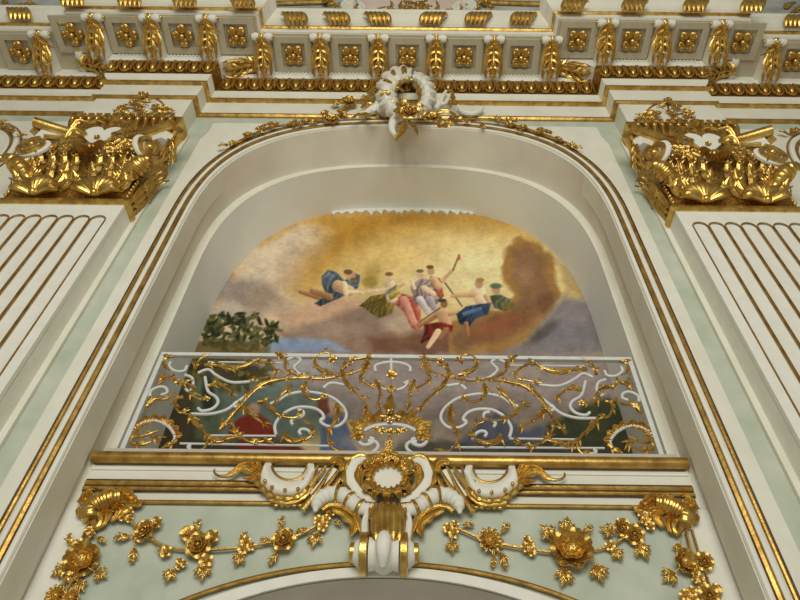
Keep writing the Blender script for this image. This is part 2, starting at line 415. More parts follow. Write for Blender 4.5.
run([(.4, 14.47), (1.185, 14.47), (1.185, 14.49), (.4, 14.49)], GOLDR, 30)
for i, sg in enumerate((-1, 1)):
    x0, x1 = sorted((sg*XI, sg*XO))
    struct(MB().box(x0+.01, x1-.01, RES-.015, 5.1, 11.36, 12.15).build('trim_%d' % (31+i), PLASTER, bevel=.01), 'white block over the capital')
# eggs of the band
eb = MB(); eb.ball((0, 0, 0), 1, (.062, .06, .145), 10, 8)
eb.tube([Vector((.105*math.cos(a), .0, .165*math.sin(a)-.01)) for a in [PI+PI*k/12 for k in range(13)]]+[Vector((.105, 0, .16))], .022, 6)
eb.tube([(.132, .01, .15), (.132, -.03, -.04), (.132, -.02, -.17)], [.028, .02, .008], 6)
EGG = mesh_of(eb, 'egg', GOLD)
def eggs(x0, x1, ybase, idx):
    par = thing('egg_and_dart_moulding', idx, 'moulding', ((x0+x1)/2, ybase-.16, 13.20))
    n = max(1, round((x1-x0)/.262)); st = (x1-x0)/n
    MB().box(x0, x1, ybase-.21, ybase-.17, 13.37, 13.42).build('fillet', GOLDR, par, False)
    for k in range(n):
        o = bpy.data.objects.new('egg', EGG); COL.objects.link(o); o.parent = par
        o.location = (x0+(k+.5)*st-par.location.x, -.045, .0); o.rotation_euler = (.2, 0, 0)
eggs(-XI+.2, XI-.2, 5.0, 'long gilt egg-and-dart band across the middle, above the arch')
eggs(-XO-.17, -XI+.17, RES, 'short gilt egg-and-dart band on the projection above the left capital')
eggs(XI-.17, XO+.17, RES, 'short gilt egg-and-dart band on the projection above the right capital')
eggs(-8.2, -XO-.2, 5.0, 'gilt egg-and-dart band left of the left capital, cut by the photo edge')
eggs(XO+.2, 8.2, 5.0, 'gilt egg-and-dart band right of the right capital, cut by the photo edge')

# ------------------------------------------------------------------ modillion brackets
def modillion():
    root = thing('bracket', '', 'bracket', (0, 0, 13.8), 'gilt acanthus brackets under the cornice')
    # local: wall at y=0, projects to y=-0.70, hangs from z=0
    side = [(0, 0), (-.70, 0), (-.73, -.06), (-.69, -.13), (-.60, -.13), (-.54, -.10), (-.42, -.14), (-.28, -.26), (-.16, -.34), (-.06, -.35), (0, -.33)]
    n = len(side); b = MB(); vs = []
    for x in (-.13, .13): vs += [(x, y, z+13.8) for y, z in side]
    b.add(vs, [tuple(range(n)), tuple(range(2*n-1, n-1, -1))]+[(i, i+n, (i+1) % n+n, (i+1) % n) for i in range(n)])
    b.build('bracket_body', WHITE, root, ang=30)
    b = MB(); z0 = 13.8
    sp = [(0, -.02, z0-.36), (0, -.16, z0-.37), (0, -.30, z0-.30), (0, -.44, z0-.19), (0, -.56, z0-.15), (0, -.66, z0-.18), (0, -.70, z0-.24)]
    b.leaf(sp[::-1][1:], .185, (0, -.6, -.8), 5, .015, .45, 0, 1.0, .45)
    for sg in (-1, 1): b.blade([(sg*.06, -.60, z0-.15), (sg*.12, -.40, z0-.24), (sg*.15, -.16, z0-.37), (sg*.12, -.05, z0-.38)], .06, (0, -.6, -.8))
    b.leaf([(0, -.58, z0-.13), (0, -.68, z0-.18), (0, -.75, z0-.16)], .10, (0, -.5, -.85), 3, .012, .3)
    b.build('acanthus_leaf', GOLD, root)
    for sg in (-1, 1):
        c = MB(); c.lathe([(-.07, 0), (-.07, .06), (0, .085), (.07, .06), (.07, 0)], (sg*.12, -.69, z0-.09), 'x', 12); sc_ = c.build('scroll', WHITE, root)
        g = MB(); g.ball((sg*.20, -.70, z0-.08), .03); g.ball((sg*.06, -.745, z0-.06), .02); g.build('scroll_eye', GOLD, sc_)
    g = MB(); g.leaf([(0, -.70, z0-.14), (0, -.765, z0-.09), (0, -.76, z0-.03)], .05, (0, -1, 0), 2, .01, .4); g.build('tip_leaf', GOLD, root)
    return root
PRO = modillion(); used = [0]
def place_mod(x, y, rz, label):
    o = PRO if not used[0] else copy_tree(PRO); used[0] = 1
    o.location = (x, y, 13.8); o.rotation_euler = (0, 0, rz); o['label'] = label
MX = [-2.75, -1.65, -.55, .55, 1.65, 2.75]
for i, x in enumerate(MX): place_mod(x, 4.80, 0, '%s gilt acanthus bracket from the left under the middle stretch of cornice' % ORD[i])
for sg, sd in ((-1, 'left'), (1, 'right')):
    for i, x in enumerate(sorted(sg*v for v in (3.74, 4.79, 5.86))):
        place_mod(x, RES-.20, 0, '%s gilt acanthus bracket from the left on the projection above the %s capital' % (ORD[i], sd))
    place_mod(sg*6.98, 4.80, 0, 'gilt acanthus bracket beyond the projection at the far %s edge' % sd)
    place_mod(sg*(XI-.19), 4.62, sg*-PI/2 if sg > 0 else PI/2, 'sideways gilt bracket on the inner return of the %s cornice projection' % sd)
    place_mod(sg*(XO+.19), 4.62, sg*PI/2, 'sideways gilt bracket on the outer return of the %s cornice projection' % sd)
# coffers with rosettes
def rosette(turn=0):
    root = thing('coffer_rosette', '', 'rosette', (0, 0, 13.8), 'gilt rosettes in the cornice coffers')
    for k in range(4):
        b = MB(); a = PI/4+turn+k*PI/2; c, s = math.cos(a), math.sin(a)
        b.ball((c*.125, s*.125, 13.8-.05), .095, (1, 1, .42), 12, 8); b.ball((c*.155-s*.035, s*.155+c*.035, 13.8-.08), .045, (1, 1, .6), n=8, m=6); b.ball((c*.155+s*.035, s*.155-c*.035, 13.8-.08), .045, (1, 1, .6), n=8, m=6); b.build('petal', GOLDR, root)
    b = MB(); b.ball((0, 0, 13.8-.10), .055, (1, 1, .9), 12, 8); b.build('centre', GOLD, root)
    for k in range(4):
        b = MB(); a = turn+k*PI/2; b.leaf([(0, 0, 13.8-.03), (.1*math.cos(a), .1*math.sin(a), 13.8-.05), (.17*math.cos(a), .17*math.sin(a), 13.8-.04)], .045, (0, 0, -1), 2, .01); b.build('sepal', GOLDR, root)
    b = MB()
    zb = 13.8-.05; i_, ox, oy = .225, .36, .34
    b.box(-ox, ox, -oy, -i_, zb, 13.8); b.box(-ox, ox, i_, oy, zb, 13.8); b.box(-ox, -i_, -i_, i_, zb, 13.8); b.box(i_, ox, -i_, i_, zb, 13.8)
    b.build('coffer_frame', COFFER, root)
    return root
RO = [rosette(), rosette(PI/4)]; ru = [0, 0]
def place_ros(x, y, rz, label):
    i = 1 if rz else 0; o = RO[i] if not ru[i] else copy_tree(RO[i]); ru[i] = 1
    o.location = (x, y, 13.8); o['label'] = label
for i, x in enumerate((-2.2, -1.1, 0, 1.1, 2.2)): place_ros(x, 4.46, 0, '%s gilt four-petal rosette from the left under the middle stretch of cornice' % ORD[i])
for sg, sd in ((-1, 'left'), (1, 'right')):
    for i, x in enumerate(sorted(sg*v for v in (3.24, 4.27, 5.33, 6.36))):
        place_ros(x, 4.12, PI/4 if (sg < 0 and i < 3) else 0, '%s gilt four-petal rosette from the left on the projection above the %s capital' % (ORD[i], sd))
    place_ros(sg*7.5, 4.46, PI/4 if sg < 0 else 0, 'gilt four-petal rosette at the far %s end of the cornice' % sd)
# dentil beads along the back of the coffers
for k, (x0, x1, y) in enumerate(((-3.5, 3.5, 4.80), (-5.6, -3.6, RES-.2), (3.6, 5.6, RES-.2))):
    b = MB(); n = int((x1-x0)/.07)
    for i in range(n): b.ball((x0+(i+.5)*(x1-x0)/n, y-.01, 13.70), .022, n=6, m=4)
    tag(b.build('bead_row', WHITE), ['row of tiny white beads below the middle coffers', 'row of tiny white beads below the left projecting coffers', 'row of tiny white beads below the right projecting coffers'][k], 'beading', kind='stuff')
# gilt leaf clumps on the crowning moulding
def clump():
    root = thing('leaf_clump', '', 'leaf ornament', (0, 0, 0), 'gilt leaf clumps on the cornice edge')
    for k in range(5):
        b = MB(); x = -.24+.085*k
        b.tube(smooth([(x, .0, -.15), (x+.03, -.08, -.04), (x+.13, -.12, .10), (x+.19, -.06, .16)], 10), [.02, .04, .052, .058, .058, .054, .046, .036, .024, .008], 8); b.build('leaf', GOLD, root)
    return root
CLP = clump(); cu = [0]
def place_clump(px, py, Y, mirror, label):
    o = CLP if not cu[0] else copy_tree(CLP); cu[0] = 1
    p = at(px, py, Y); o.location = p; o['label'] = label; o.scale = (-1 if mirror else 1, 1, 1)
for i, px in enumerate((295, 337, 378, 433, 478, 523)): place_clump(px, 21.5, 3.93, px < 400, '%s gilt leaf clump from the left on the middle cornice edge' % ORD[i])
for i, px in enumerate((72, 129, 184, 242)): place_clump(px, 3.5+i*.7, 3.6, True, '%s gilt leaf clump from the left on the cornice above the left capital' % ORD[i])
for i, px in enumerate((574, 634, 695, 752)): place_clump(px, 8.3+i*.4, 3.6, False, '%s gilt leaf clump from the left on the cornice above the right capital' % ORD[i])
place_clump(20, 17, 3.93, True, 'gilt leaf clump on the set-back cornice at the top left corner')
place_clump(795, 24, 3.93, False, 'gilt leaf clump on the set-back cornice at the top right corner')

# attic above the cornice
AY = 4.15
struct(MB().box(-11, 11, AY, AY+.3, 14.4, 19).build('wall_attic', BLUEGREY, smooth_=False))
struct(MB().prism([(p.x, p.z) for p in pts([(348, 14), (352, -8), (470, -8), (474, 14)], AY)], AY-.03, AY+.05).build('trim_40', PINK, smooth_=False))
for i, (a, b) in enumerate((((270, 3.5), (335, 1.5)), ((478, 2), (545, 4)))):
    struct(MB().tube(pts([a, b], AY-.06), .05, 8).build('trim_%d' % (41+i), GOLD))
att = thing('attic_ornament', 'gilt leaf and white scroll stucco at the top edge over the middle cornice', 'stucco ornament', at(410, 10, AY))
for px, py, r_ in ((328, 2, 7), (332, 6, 5), (418, 6, 8), (412, 11, 5), (425, 10, 5), (424, 3, 5), (486, 3, 6), (490, 8, 5)): bloom('small', att, px, py, AY-.05, r_)
for l in ([(340, 12), (338, 5), (345, 0)], [(475, 12), (478, 4), (470, -2)], [(352, 12), (356, 6), (354, -1)], [(462, 12), (460, 6), (464, -1)]):
    MB().leaf(pts(l, AY-.05), .09, lobes=4).build('gilt_leaf', GOLD, att)
for l in ([(346, 12), (343, 5), (350, 1), (354, 5)], [(470, 12), (474, 5), (467, 1), (462, 5)]):
    MB().tube(smooth(pts(l, AY-.05), 16), .07, 8).build('white_scroll', WHITE, att)
for l in ([(372, 13), (380, 8), (390, 6)], [(384, 12), (392, 5), (390, 0)], [(404, 13), (400, 6), (402, 0)], [(434, 13), (438, 6), (436, 0)], [(446, 9), (455, 10), (460, 8)], [(366, 9), (374, 11), (380, 9)]):
    MB().leaf(pts(l, AY-.04), .07, lobes=4).build('gilt_leaf', GOLD, att)
for l, w in (([(352, 13), (348, 6), (353, 0)], .12), ([(360, 13), (362, 6), (358, 0)], .10), ([(468, 13), (472, 6), (466, 0)], .12), ([(458, 13), (456, 6), (460, 0)], .10)):
    MB().blade(pts(l, AY-.06), w).build('white_shell_lobe', WHITE, att)
for px, py, r_ in ((404, 9, 6), (416, 11, 7), (408, 4, 6), (398, 12, 5), (428, 7, 5), (392, 10, 4)): bloom('cluster', att, px, py, AY-.06, r_)
at2 = thing('attic_sprig', 'gilt leafy ornament on grey panel in the top left corner', 'stucco ornament', at(15, 8, AY))
for l in ([(2, 11), (5, 4), (3, -3)], [(12, 10), (16, 4), (24, 3)], [(22, 9), (27, 3), (35, 2)], [(30, 10), (32, 5), (28, 0)]):
    MB().leaf(pts(l, AY-.04), .12, lobes=4).build('gilt_leaf', GOLD, at2)
at3 = thing('attic_sprig', 'gilt leafy ornament on grey panel in the top right corner', 'stucco ornament', at(790, 5, AY))
for l in ([(786, 8), (790, 3), (797, 2)], [(792, 12), (799, 8), (804, 2)]):
    MB().leaf(pts(l, AY-.04), .12, lobes=4).build('gilt_leaf', GOLD, at3)

# ------------------------------------------------------------------ pilasters
def pilaster(sg, sd):
    x0, x1 = sorted((sg*XI, sg*XO)); xc = (x0+x1)/2
    r = thing('pilaster', 'white fluted pilaster with gilt flute edges at the %s side' % sd, 'pilaster', (xc, RES, 0))
    w = .213; fw = 7*w; fx = xc-fw/2; zt = 8.40
    b = MB(); b.box(x0, x1, RES+.055, 4.955, 0, 8.76)
    b.box(x0, fx, RES, RES+.06, 0, 8.76); b.box(fx+fw, x1, RES, RES+.06, 0, 8.76)
    for k in range(7):                # scalloped head over the flutes
        c = fx+(k+.5)*w; n = 10
        arc = [(c-w/2*math.cos(PI*i/n), zt+w/2*math.sin(PI*i/n)) for i in range(n+1)]
        up = [(c-w/2+w*i/n, 8.76) for i in range(n+1)]
        b.grid([[(x, RES+.06, z) for x, z in arc], [(x, RES, z) for x, z in arc], [(x, RES, z) for x, z in up]])
    b.build('shaft', WHITE, r, ang=30)
    for k in range(7):
        c = fx+(k+.5)*w; g = []
        for z in (0, zt+.12): g.append([(c+w/2*math.sin(a), RES+.014*math.cos(a)+.004, z) for a in [-PI/2+PI*i/8 for i in range(9)]])
        MB().grid(g).build('flute', WHITE, r)
        q = w/2-.0095
        path = [(c-q, RES-.004, 0), (c-q, RES-.004, zt)]+[(c-q*math.cos(PI*i/10), RES-.004, zt+q*math.sin(PI*i/10)) for i in range(1, 10)]+[(c+q, RES-.004, zt), (c+q, RES-.004, 0)]
        MB().tube(path, .0098, 6).build('flute_edging', GOLDR, r)
    MB().box(x0-.075, x1+.075, 4.956, 4.996, 0, 8.75).build('backing_strip', PLASTER, r, False)
    struct(MB().box(x0-.075, x1+.075, 4.955, 4.998, 8.755, 11.36).build('trim_%d' % (70 if sg < 0 else 71), PLASTER, smooth_=False))
    return r
pilaster(-1, 'left'); pilaster(1, 'right')

# ------------------------------------------------------------------ capitals
def shell_mb(b, c, R, a0, a1, ribs, out, th=.02, nrm=(0, -1, 0), inner=.15, squash=1.0):
    g = []; n = ribs*4
    for i in range(7):
        t = inner+(1-inner)*i/6; row = []
        for j in range(n+1):
            a = a0+(a1-a0)*j/n; rib = math.cos(2*PI*ribs*j/n)
            rr = R*t*(1+.06*rib*(t**2)); h = out*math.sin(PI*.5*t)*(1)+.03*R/.2*rib*t-out*.4*t**4
            h += .16*R*rib*t; row.append((c[0]+rr*math.cos(a), c[1]-h, c[2]+rr*math.sin(a)*squash))
        g.append(row)
    b.sheet(g, th)
def capital(sg, sd):
    xc = sg*(XI+XO)/2; x0, x1 = xc-(XO-XI)/2, xc+(XO-XI)/2; hw = (XO-XI)/2
    r = thing('capital', 'ornate gilded composite capital on top of the %s pilaster' % sd, 'capital', (xc, RES, 8.76))
    U = [(x0, 5.0), (x0, RES), (x1, RES), (x1, 5.0)]
    MB().sweep([(-.05, 8.76), (.02, 8.76), (.05, 8.79), (.05, 8.84), (.02, 8.87), (-.05, 8.87)], U).build('necking', GOLD, r, ang=30)
    MB().sweep([(-.1, 8.86), (.0, 8.86), (.01, 9.3), (.04, 9.7), (.10, 10.05), (.09, 10.15), (-.1, 10.15)], U).build('bell', GOLDB, r)
    MB().sweep([(-.1, 10.1), (-.02, 10.1), (-.02, 10.98), (-.1, 10.98)], U).build('core', WHITE, r)
    # abacus
    edge = smooth([(-hw-.02, 5.0, 0), (-hw-.08, 4.75, 0), (-1.12, 4.46, 0)], 8)+smooth([(-1.02, 4.37, 0), (-.55, 4.53, 0), (0, 4.60, 0), (.55, 4.53, 0), (1.02, 4.37, 0)], 21)+smooth([(1.12, 4.46, 0), (hw+.08, 4.75, 0), (hw+.02, 5.0, 0)], 8)
    plan = [(xc+p.x, p.y) for p in edge]
    for part in (plan[:8], plan[8:29], plan[29:]):
        S_ = smooth([Vector((x, y-.0, 10.55)) for x, y in part], 24)
        MB().tube([S_[0]+(S_[0]-S_[1])*.6]+S_+[S_[-1]+(S_[-1]-S_[-2])*.6], .082, 12, (0, 0, 1)).build('abacus_moulding', GOLD, r)
    g = MB(); n = len(plan)
    ins = [(xc+(x-xc)*.94, 5-(5-y)*.9) for x, y in plan]
    g.add([(x, y, 10.26) for x, y in ins]+[(x, y, 10.63) for x, y in ins], [tuple(range(n)), tuple(range(2*n-1, n-1, -1))]+[(i, (i+1) % n, (i+1) % n+n, i+n) for i in range(n)])
    g.build('abacus', WHITE, r, ang=30)
    # egg band under the block
    b = MB(); b.sweep([(-.05, 10.95), (.0, 10.95), (.05, 11.15), (.07, 11.34), (-.05, 11.36)], U); b.build('egg_band', GOLD, r)
    for k in range(13):
        b = MB(); x = x0+(k+.5)*(x1-x0)/13
        b.leaf([(x, RES-.09, 11.33), (x, RES-.15, 11.15), (x, RES-.06, 10.98)], .06, (0, -1, -.3), 1, .02, 1.1); b.ball((x, RES-.13, 11.16), .045, (1, .8, 1.9), 8, 6); b.build('egg_leaf', GOLD, r)
    # volutes at the front corners
    for s2 in (-1, 1):
        c = Vector((xc+s2*.84, 4.47, 9.95)); inner = s2*sg < 0
        tw = Matrix.Rotation(s2*(1.0 if inner else .15), 4, 'Z'); vr = .24
        tv = lambda m_: setattr(m_, 'v', [tuple(tw @ Vector(q)+c) for q in m_.v])
        b = MB(); b.lathe([(-.02, 0), (-.02, vr*.85), (0, vr), (.035, vr), (.04, 0)], (0, 0, 0), 'y', 28); tv(b); vo_ = b.build('volute', WHITE, r, ang=30)
        b = MB(); b.tube(spiral(Vector((0, -.035, 0)), vr, .05, PI/2, s2*-1.9, 50, .03), [.042-.02*i/49 for i in range(50)], 8); b.ball((0, -.06, 0), .06); tv(b)
        b.build('volute_scroll', GOLD, vo_)
        b = MB()                       # band running from the middle to the volute
        b.tube(smooth([(xc+s2*.22, 4.52, 10.24), (xc+s2*.5, 4.49, 10.28), (xc+s2*.80, 4.43, 10.22)], 10), .045, 8); b.build('volute_band', GOLD, r)
        for q, (u, z, s_) in enumerate(((.40, 10.08, .12), (.52, 9.95, .10), (.34, 9.88, .11), (.26, 10.0, .09), (.48, 10.16, .09))):
            put(FL['rose' if q % 2 else 'cluster'], 'flower', GOLD, r, (xc+s2*u, 4.48, z), (s2*.2, -1, -.4), s_, q)
        b = MB()                       # ribbed horn under the volute
        hp = smooth([(xc+s2*.66, 4.62, 9.28), (xc+s2*.80, 4.52, 9.42), (xc+s2*.96, 4.42, 9.52), (xc+s2*1.10, 4.40, 9.50)], 30)
        b.tube(hp, [(.05+.075*math.sin(PI*min(1, i/26)))*(1+.16*(i % 4 < 2)) for i in range(30)], 12); b.build('ribbed_horn', GOLD, r)
        b = MB()
        for q in range(4):
            b.leaf([(xc+s2*(.50+.05*q), 4.63, 9.2+.02*q), (xc+s2*(.62+.05*q), 4.52, 9.5), (xc+s2*(.62+.10*q), 4.42, 9.68-.05*q)], .11, (s2*.3, -1, -.3), 4, .015, .4)
        b.build('corner_acanthus', GOLD, r)
        # big shell with leafy crown on the bell
        b = MB(); sx_ = xc+s2*.42
        for q in range(9):
            a = PI*(.04+.92*q/8); ca, sa = math.cos(a), math.sin(a)
            b.tube(smooth([(sx_, RES-.06, 8.90), (sx_+.15*ca, RES-.13, 8.91+.16*sa), (sx_+.27*ca, RES-.15, 8.92+.29*sa), (sx_+.33*ca, RES-.10, 8.92+.35*sa)], 9), [.015, .025, .035, .043, .05, .055, .056, .045, .02], 8)
        b.ball((sx_, RES-.10, 8.92), .06); b.build('shell', GOLD, r)
        for q in range(5):
            a = PI*(.12+.19*q); ca, sa = math.cos(a), math.sin(a); cx = xc+s2*.42
            b = MB(); b.leaf([(cx+.27*ca, RES-.03, 9.0+.22*sa), (cx+.40*ca, RES-.13, 9.08+.38*sa), (cx+.45*ca, RES-.22, 9.1+.55*sa)], .11, (ca*.3, -1, -.3), 2, .015, .4); b.build('acanthus_leaf', GOLD, r)
        for q in range(4):
            b = MB(); u = s2*(.16+.16*q)
            b.leaf([(xc+u, RES-.05, 9.45), (xc+u*1.05, RES-.10, 9.65), (xc+u*1.1, RES-.2, 9.80), (xc+u*1.12, RES-.26, 9.76)], .12, (0, -1, -.4), 3, .015, .4); b.build('acanthus_leaf', GOLD, r)
        b = MB()
        for q in range(9): b.ball((xc+s2*(hw-.02), RES-.02, 8.95+.08*q), .028, n=8, m=5)
        b.build('bead_edge', GOLD, r)
        # side leaves toward the wall
        xs = xc+s2*(hw+.01)
        for q in range(3):
            b = MB(); y = 4.74+.09*q
            b.leaf([(xs, y, 8.9), (xs+s2*.07, y, 9.3), (xs+s2*.14, y-.02, 9.68), (xs+s2*.26, y-.05, 9.72)], .10, (s2, 0, -.2), 3, .02, .4); b.build('side_leaf', GOLD, r)
        for q in range(3):
            b = MB(); y = 4.52+.13*q
            b.leaf([(xc+s2*(1.02-.03*q), y, 10.5), (xc+s2*(1.06-.04*q), y+.02, 10.2), (xc+s2*(1.0-.05*q), y+.05, 9.95)], .09, (s2, -.5, 0), 4, .02, .4); b.build('drop_leaf', GOLD, r)
    # middle cartouche
    hz = 10.34; b = MB(); poly = []
    for k in range(28):
        a = 2*PI*k/28; hx = .29*math.sin(a)**3; hzv = .021*(13*math.cos(a)-5*math.cos(2*a)-2*math.cos(3*a)-math.cos(4*a)); poly.append((xc+hx, hz+hzv*1.05))
    b.prism(poly[::-1], 4.44, 4.6); b.build('cartouche_shield', WHITE, r, ang=50, bevel=.02)
    for s2 in (-1, 1):
        b = MB()
        b.tube(smooth([(xc+s2*.03, 4.44, 10.64), (xc+s2*.18, 4.42, 10.72), (xc+s2*.33, 4.42, 10.62), (xc+s2*.34, 4.42, 10.44), (xc+s2*.22, 4.42, 10.32), (xc+s2*.28, 4.41, 10.18), (xc+s2*.17, 4.42, 10.02)], 30), [.036*(1+.2*math.sin(i*1.3)) for i in range(30)], 8)
        b.blade([(xc+s2*.30, 4.42, 10.68), (xc+s2*.42, 4.36, 10.60), (xc+s2*.50, 4.42, 10.44)], .07, (0, -1, -.2))
        b.blade([(xc+s2*.24, 4.42, 10.32), (xc+s2*.38, 4.36, 10.32), (xc+s2*.46, 4.42, 10.18)], .07, (0, -1, -.2))
        b.build('cartouche_scroll', GOLD, r)
    b = MB(); shell_mb(b, (xc, 4.46, 10.68), .17, -.2, PI+.2, 7, .08); b.build('cartouche_crown', GOLD, r)
    b = MB(); shell_mb(b, (xc, 4.48, 9.98), .24, PI+.3, 2*PI-.3, 7, .14); b.ball((xc, 4.44, 9.92), .1, (1.2, .8, .8)); b.build('cartouche_shell', GOLDR, r)
    put(FL['small'], 'pendant', GOLD, r, (xc, 4.43, 10.22), (0, -1, -.3), .055)
    return r
capital(-1, 'left'); capital(1, 'right')
# sprigs on the blocks over the capitals
def sprig(cx, sd):
    Y = RES-.02; dx = cx-147
    dy = .011*dx
    r = thing('flower_sprig', 'small gilt flower sprig on the white block above the %s capital' % sd, 'flower sprig', at(cx, 110+dy, Y))
    g = 1 if sd == 'left' else -1
    for px, py, k, s_ in ((0, -14, 'cluster', 5), (-8, -8, 'small', 5), (-20, -1, 'cluster', 5.5), (14, -1, 'cluster', 6), (20, 0, 'small', 5), (-27, 4, 'leaf3', 8), (24, 3, 'leaf3', 8), (-13, 3, 'leaf1', 7), (10, 4, 'leaf1', 7), (2, -5, 'leaf1', 8), (-4, 3, 'leaf3', 8), (8, -10, 'leaf1', 7), (-14, -6, 'leaf1', 7), (18, 4, 'small', 4), (-6, -1, 'small', 4)):
        bloom(k, r, cx+g*px, 110+dy+py, Y, s_*1.25, None)
    MB().tube(smooth(pts([(cx-g*26, 113+dy), (cx-g*15, 108+dy), (cx-g*2, 110+dy), (cx, 98+dy)], Y), 16), .018, 6).build('stem', GOLD, r)
    MB().tube(smooth(pts([(cx+g*26, 112+dy), (cx+g*18, 102+dy), (cx+g*8, 98+dy), (cx, 100+dy)], Y), 16), .018, 6).build('stem', GOLD, r)
sprig(143, 'left'); sprig(668, 'right')

# ------------------------------------------------------------------ neighbouring roundels at the picture edges
for i, sg in enumerate((-1, 1)):
    c = (sg*7.25, 10.55); rx, rz = .93, 1.25
    for j, (k, r_, m) in enumerate(((1.0, .022, GOLDR), (.93, .05, WHITE), (.86, .04, GOLDR), (.80, .03, WHITE))):
        struct(MB().tube([(c[0]+rx*k*math.cos(2*PI*q/48), 4.98, c[1]+rz*k*math.sin(2*PI*q/48)) for q in range(49)], r_, 8).build('trim_%d' % (50+i*5+j), m))
    e_ = [(c[0]+rx*.8*math.cos(2*PI*q/48), c[1]+rz*.8*math.sin(2*PI*q/48)) for q in range(48)]
    struct(MB().prism(e_, 4.985, 5.01).build('trim_%d' % (54+i*5), JAMB, smooth_=False))
    o_ = [(c[0]+1.12*math.cos(2*PI*q/48), c[1]+1.5*math.sin(2*PI*q/48)) for q in range(48)]
    struct(MB().box(*sorted((sg*5.75, sg*8.4)), 4.975, 5.01, 2.0, 11.86).build('trim_%d' % (60+i), PLASTER, smooth_=False))
def edge_sprig(l, sd):
    Y = 4.95; r = thing('leaf_sprig', 'small gilt leaf sprig beside the roundel at the %s edge' % sd, 'leaf sprig', at(*l[0], Y))
    MB().tube(pts(l, Y), .015, 6).build('stem', GOLD, r)
    for (px, py), k, s_ in zip(l, ('leaf3', 'cluster', 'small', 'leaf1'), (8, 5, 5, 9)): bloom(k, r, px, py, Y, s_)
edge_sprig([(0, 124), (6, 126), (12, 130), (19, 137)], 'left'); edge_sprig([(802, 128), (797, 131), (793, 132), (788, 134)], 'right')

# ------------------------------------------------------------------ fresco
FY = 6.53
def fbm(x, y, s, seed, oct_=5):
    rs = np.random.RandomState(seed); T = rs.rand(256, 256); out = np.zeros_like(x); a = .5; f = 1/s
    for _ in range(oct_):
        X, Y_ = x*f+97.3, y*f+53.1; xi, yi = np.floor(X).astype(int), np.floor(Y_).astype(int); u, v = X-xi, Y_-yi
        u = u*u*(3-2*u); v = v*v*(3-2*v); g = lambda i, j: T[(xi+i) & 255, (yi+j) & 255]
        out += a*((g(0, 0)*(1-u)+g(1, 0)*u)*(1-v)+(g(0, 1)*(1-u)+g(1, 1)*u)*v); a *= .5; f *= 2.03
    return out
st = .0145; gx = np.arange(-2.98, 2.981, st); gz = np.arange(5.44, 11.6, st)
GX, GZ = np.meshgrid(gx, gz)
PXa, PYa = proj_np(GX, np.full_like(GX, FY), GZ)
wob = fbm(PXa, PYa, 14, 3)-.5; wob2 = fbm(PXa, PYa, 14, 4)-.5
C = np.zeros(GX.shape+(3,)); C[:] = (222, 186, 110)
def blend(m, col): 
    global C
    C = C*(1-m[..., None])+np.asarray(col, float)*m[..., None]
def soft(d, w): return np.clip(.5-d/w, 0, 1)
def blob(cx, cy, rx, ry, col, w=.5, op=1., rot=0, wb=0):
    x, y = PXa-cx+wb*wob*2, PYa-cy+wb*wob2*2; c, s = math.cos(rot), math.sin(rot)
    d = np.hypot((x*c+y*s)/rx, (-x*s+y*c)/ry)-1; blend(soft(d, w)*op, col)
def poly(P, col, w=1.2, op=1., wb=0):
    x, y = PXa+wb*wob*2, PYa+wb*wob2*2; n = len(P); ins = np.zeros(x.shape, bool); d = np.full(x.shape, 1e9)
    for i in range(n):
        (x1, y1), (x2, y2) = P[i], P[(i+1) % n]
        cnd = ((y1 > y) != (y2 > y)); ins ^= cnd & (x < (x2-x1)*(y-y1)/((y2-y1) or 1e-9)+x1)
        t = np.clip(((x-x1)*(x2-x1)+(y-y1)*(y2-y1))/((x2-x1)**2+(y2-y1)**2+1e-9), 0, 1)
        d = np.minimum(d, np.hypot(x-x1-t*(x2-x1), y-y1-t*(y2-y1)))
    xs, ys = [p[0] for p in P], [p[1] for p in P]; wd, hg = max(xs)-min(xs), max(ys)-min(ys)
    if w <= 1.5 and max(wd, hg) < 60:      # brushed folds of the painted drapery
        f = .86+.34*np.clip((x-min(xs))/wd, 0, 1)-.26*np.clip((y-min(ys))/hg, 0, 1)+.17*np.sin((x*.9+y*.55)*.85+wob*22)
        col = np.clip(np.array(col, float)*f[..., None], 0, 255)
    blend(soft(np.where(ins, -d, d), w)*op, col)
def cap(x1, y1, x2, y2, r1, r2, col, w=1., op=1.):
    t = np.clip(((PXa-x1)*(x2-x1)+(PYa-y1)*(y2-y1))/((x2-x1)**2+(y2-y1)**2+1e-9), 0, 1)
    if max(r1, r2) > 1.5:
        f = 1.06+.16*np.clip((PXa-x1-t*(x2-x1))/max(r1, r2), -1, 1)-.20*np.clip((PYa-y1-t*(y2-y1))/max(r1, r2), -1, 1); col = np.clip(np.array(col, float)*f[..., None], 0, 255)
    blend(soft(np.hypot(PXa-x1-t*(x2-x1), PYa-y1-t*(y2-y1))-(r1+(r2-r1)*t), w)*op, col)
# sky
poly([(180, 215), (640, 200), (640, 258), (520, 236), (450, 240), (380, 252), (320, 270), (180, 330)], (205, 150, 52), 26, 1, 10)
poly([(290, 248), (360, 215), (480, 205), (560, 235), (540, 248), (450, 228), (390, 236), (300, 290)], (188, 132, 38), 22, .8, 8)
blob(470, 268, 96, 36, (246, 224, 156), 1.2, 1)
blob(380, 262, 60, 16, (228, 186, 100), 1.2, .7, -.2)
poly([(190, 360), (215, 290), (250, 262), (300, 232), (330, 232), (290, 290), (330, 330), (300, 360)], (214, 184, 148), 26, .95, 8)
poly([(220, 300), (245, 250), (300, 225), (320, 228), (280, 262), (255, 300)], (224, 202, 172), 14, .9, 8)
blob(240, 292, 34, 15, (150, 134, 124), .9, .95, .25, 8)
blob(265, 300, 26, 10, (178, 150, 124), .9, .8, .3, 8)
blob(225, 312, 30, 7, (186, 172, 160), .9, .8, .1, 8)
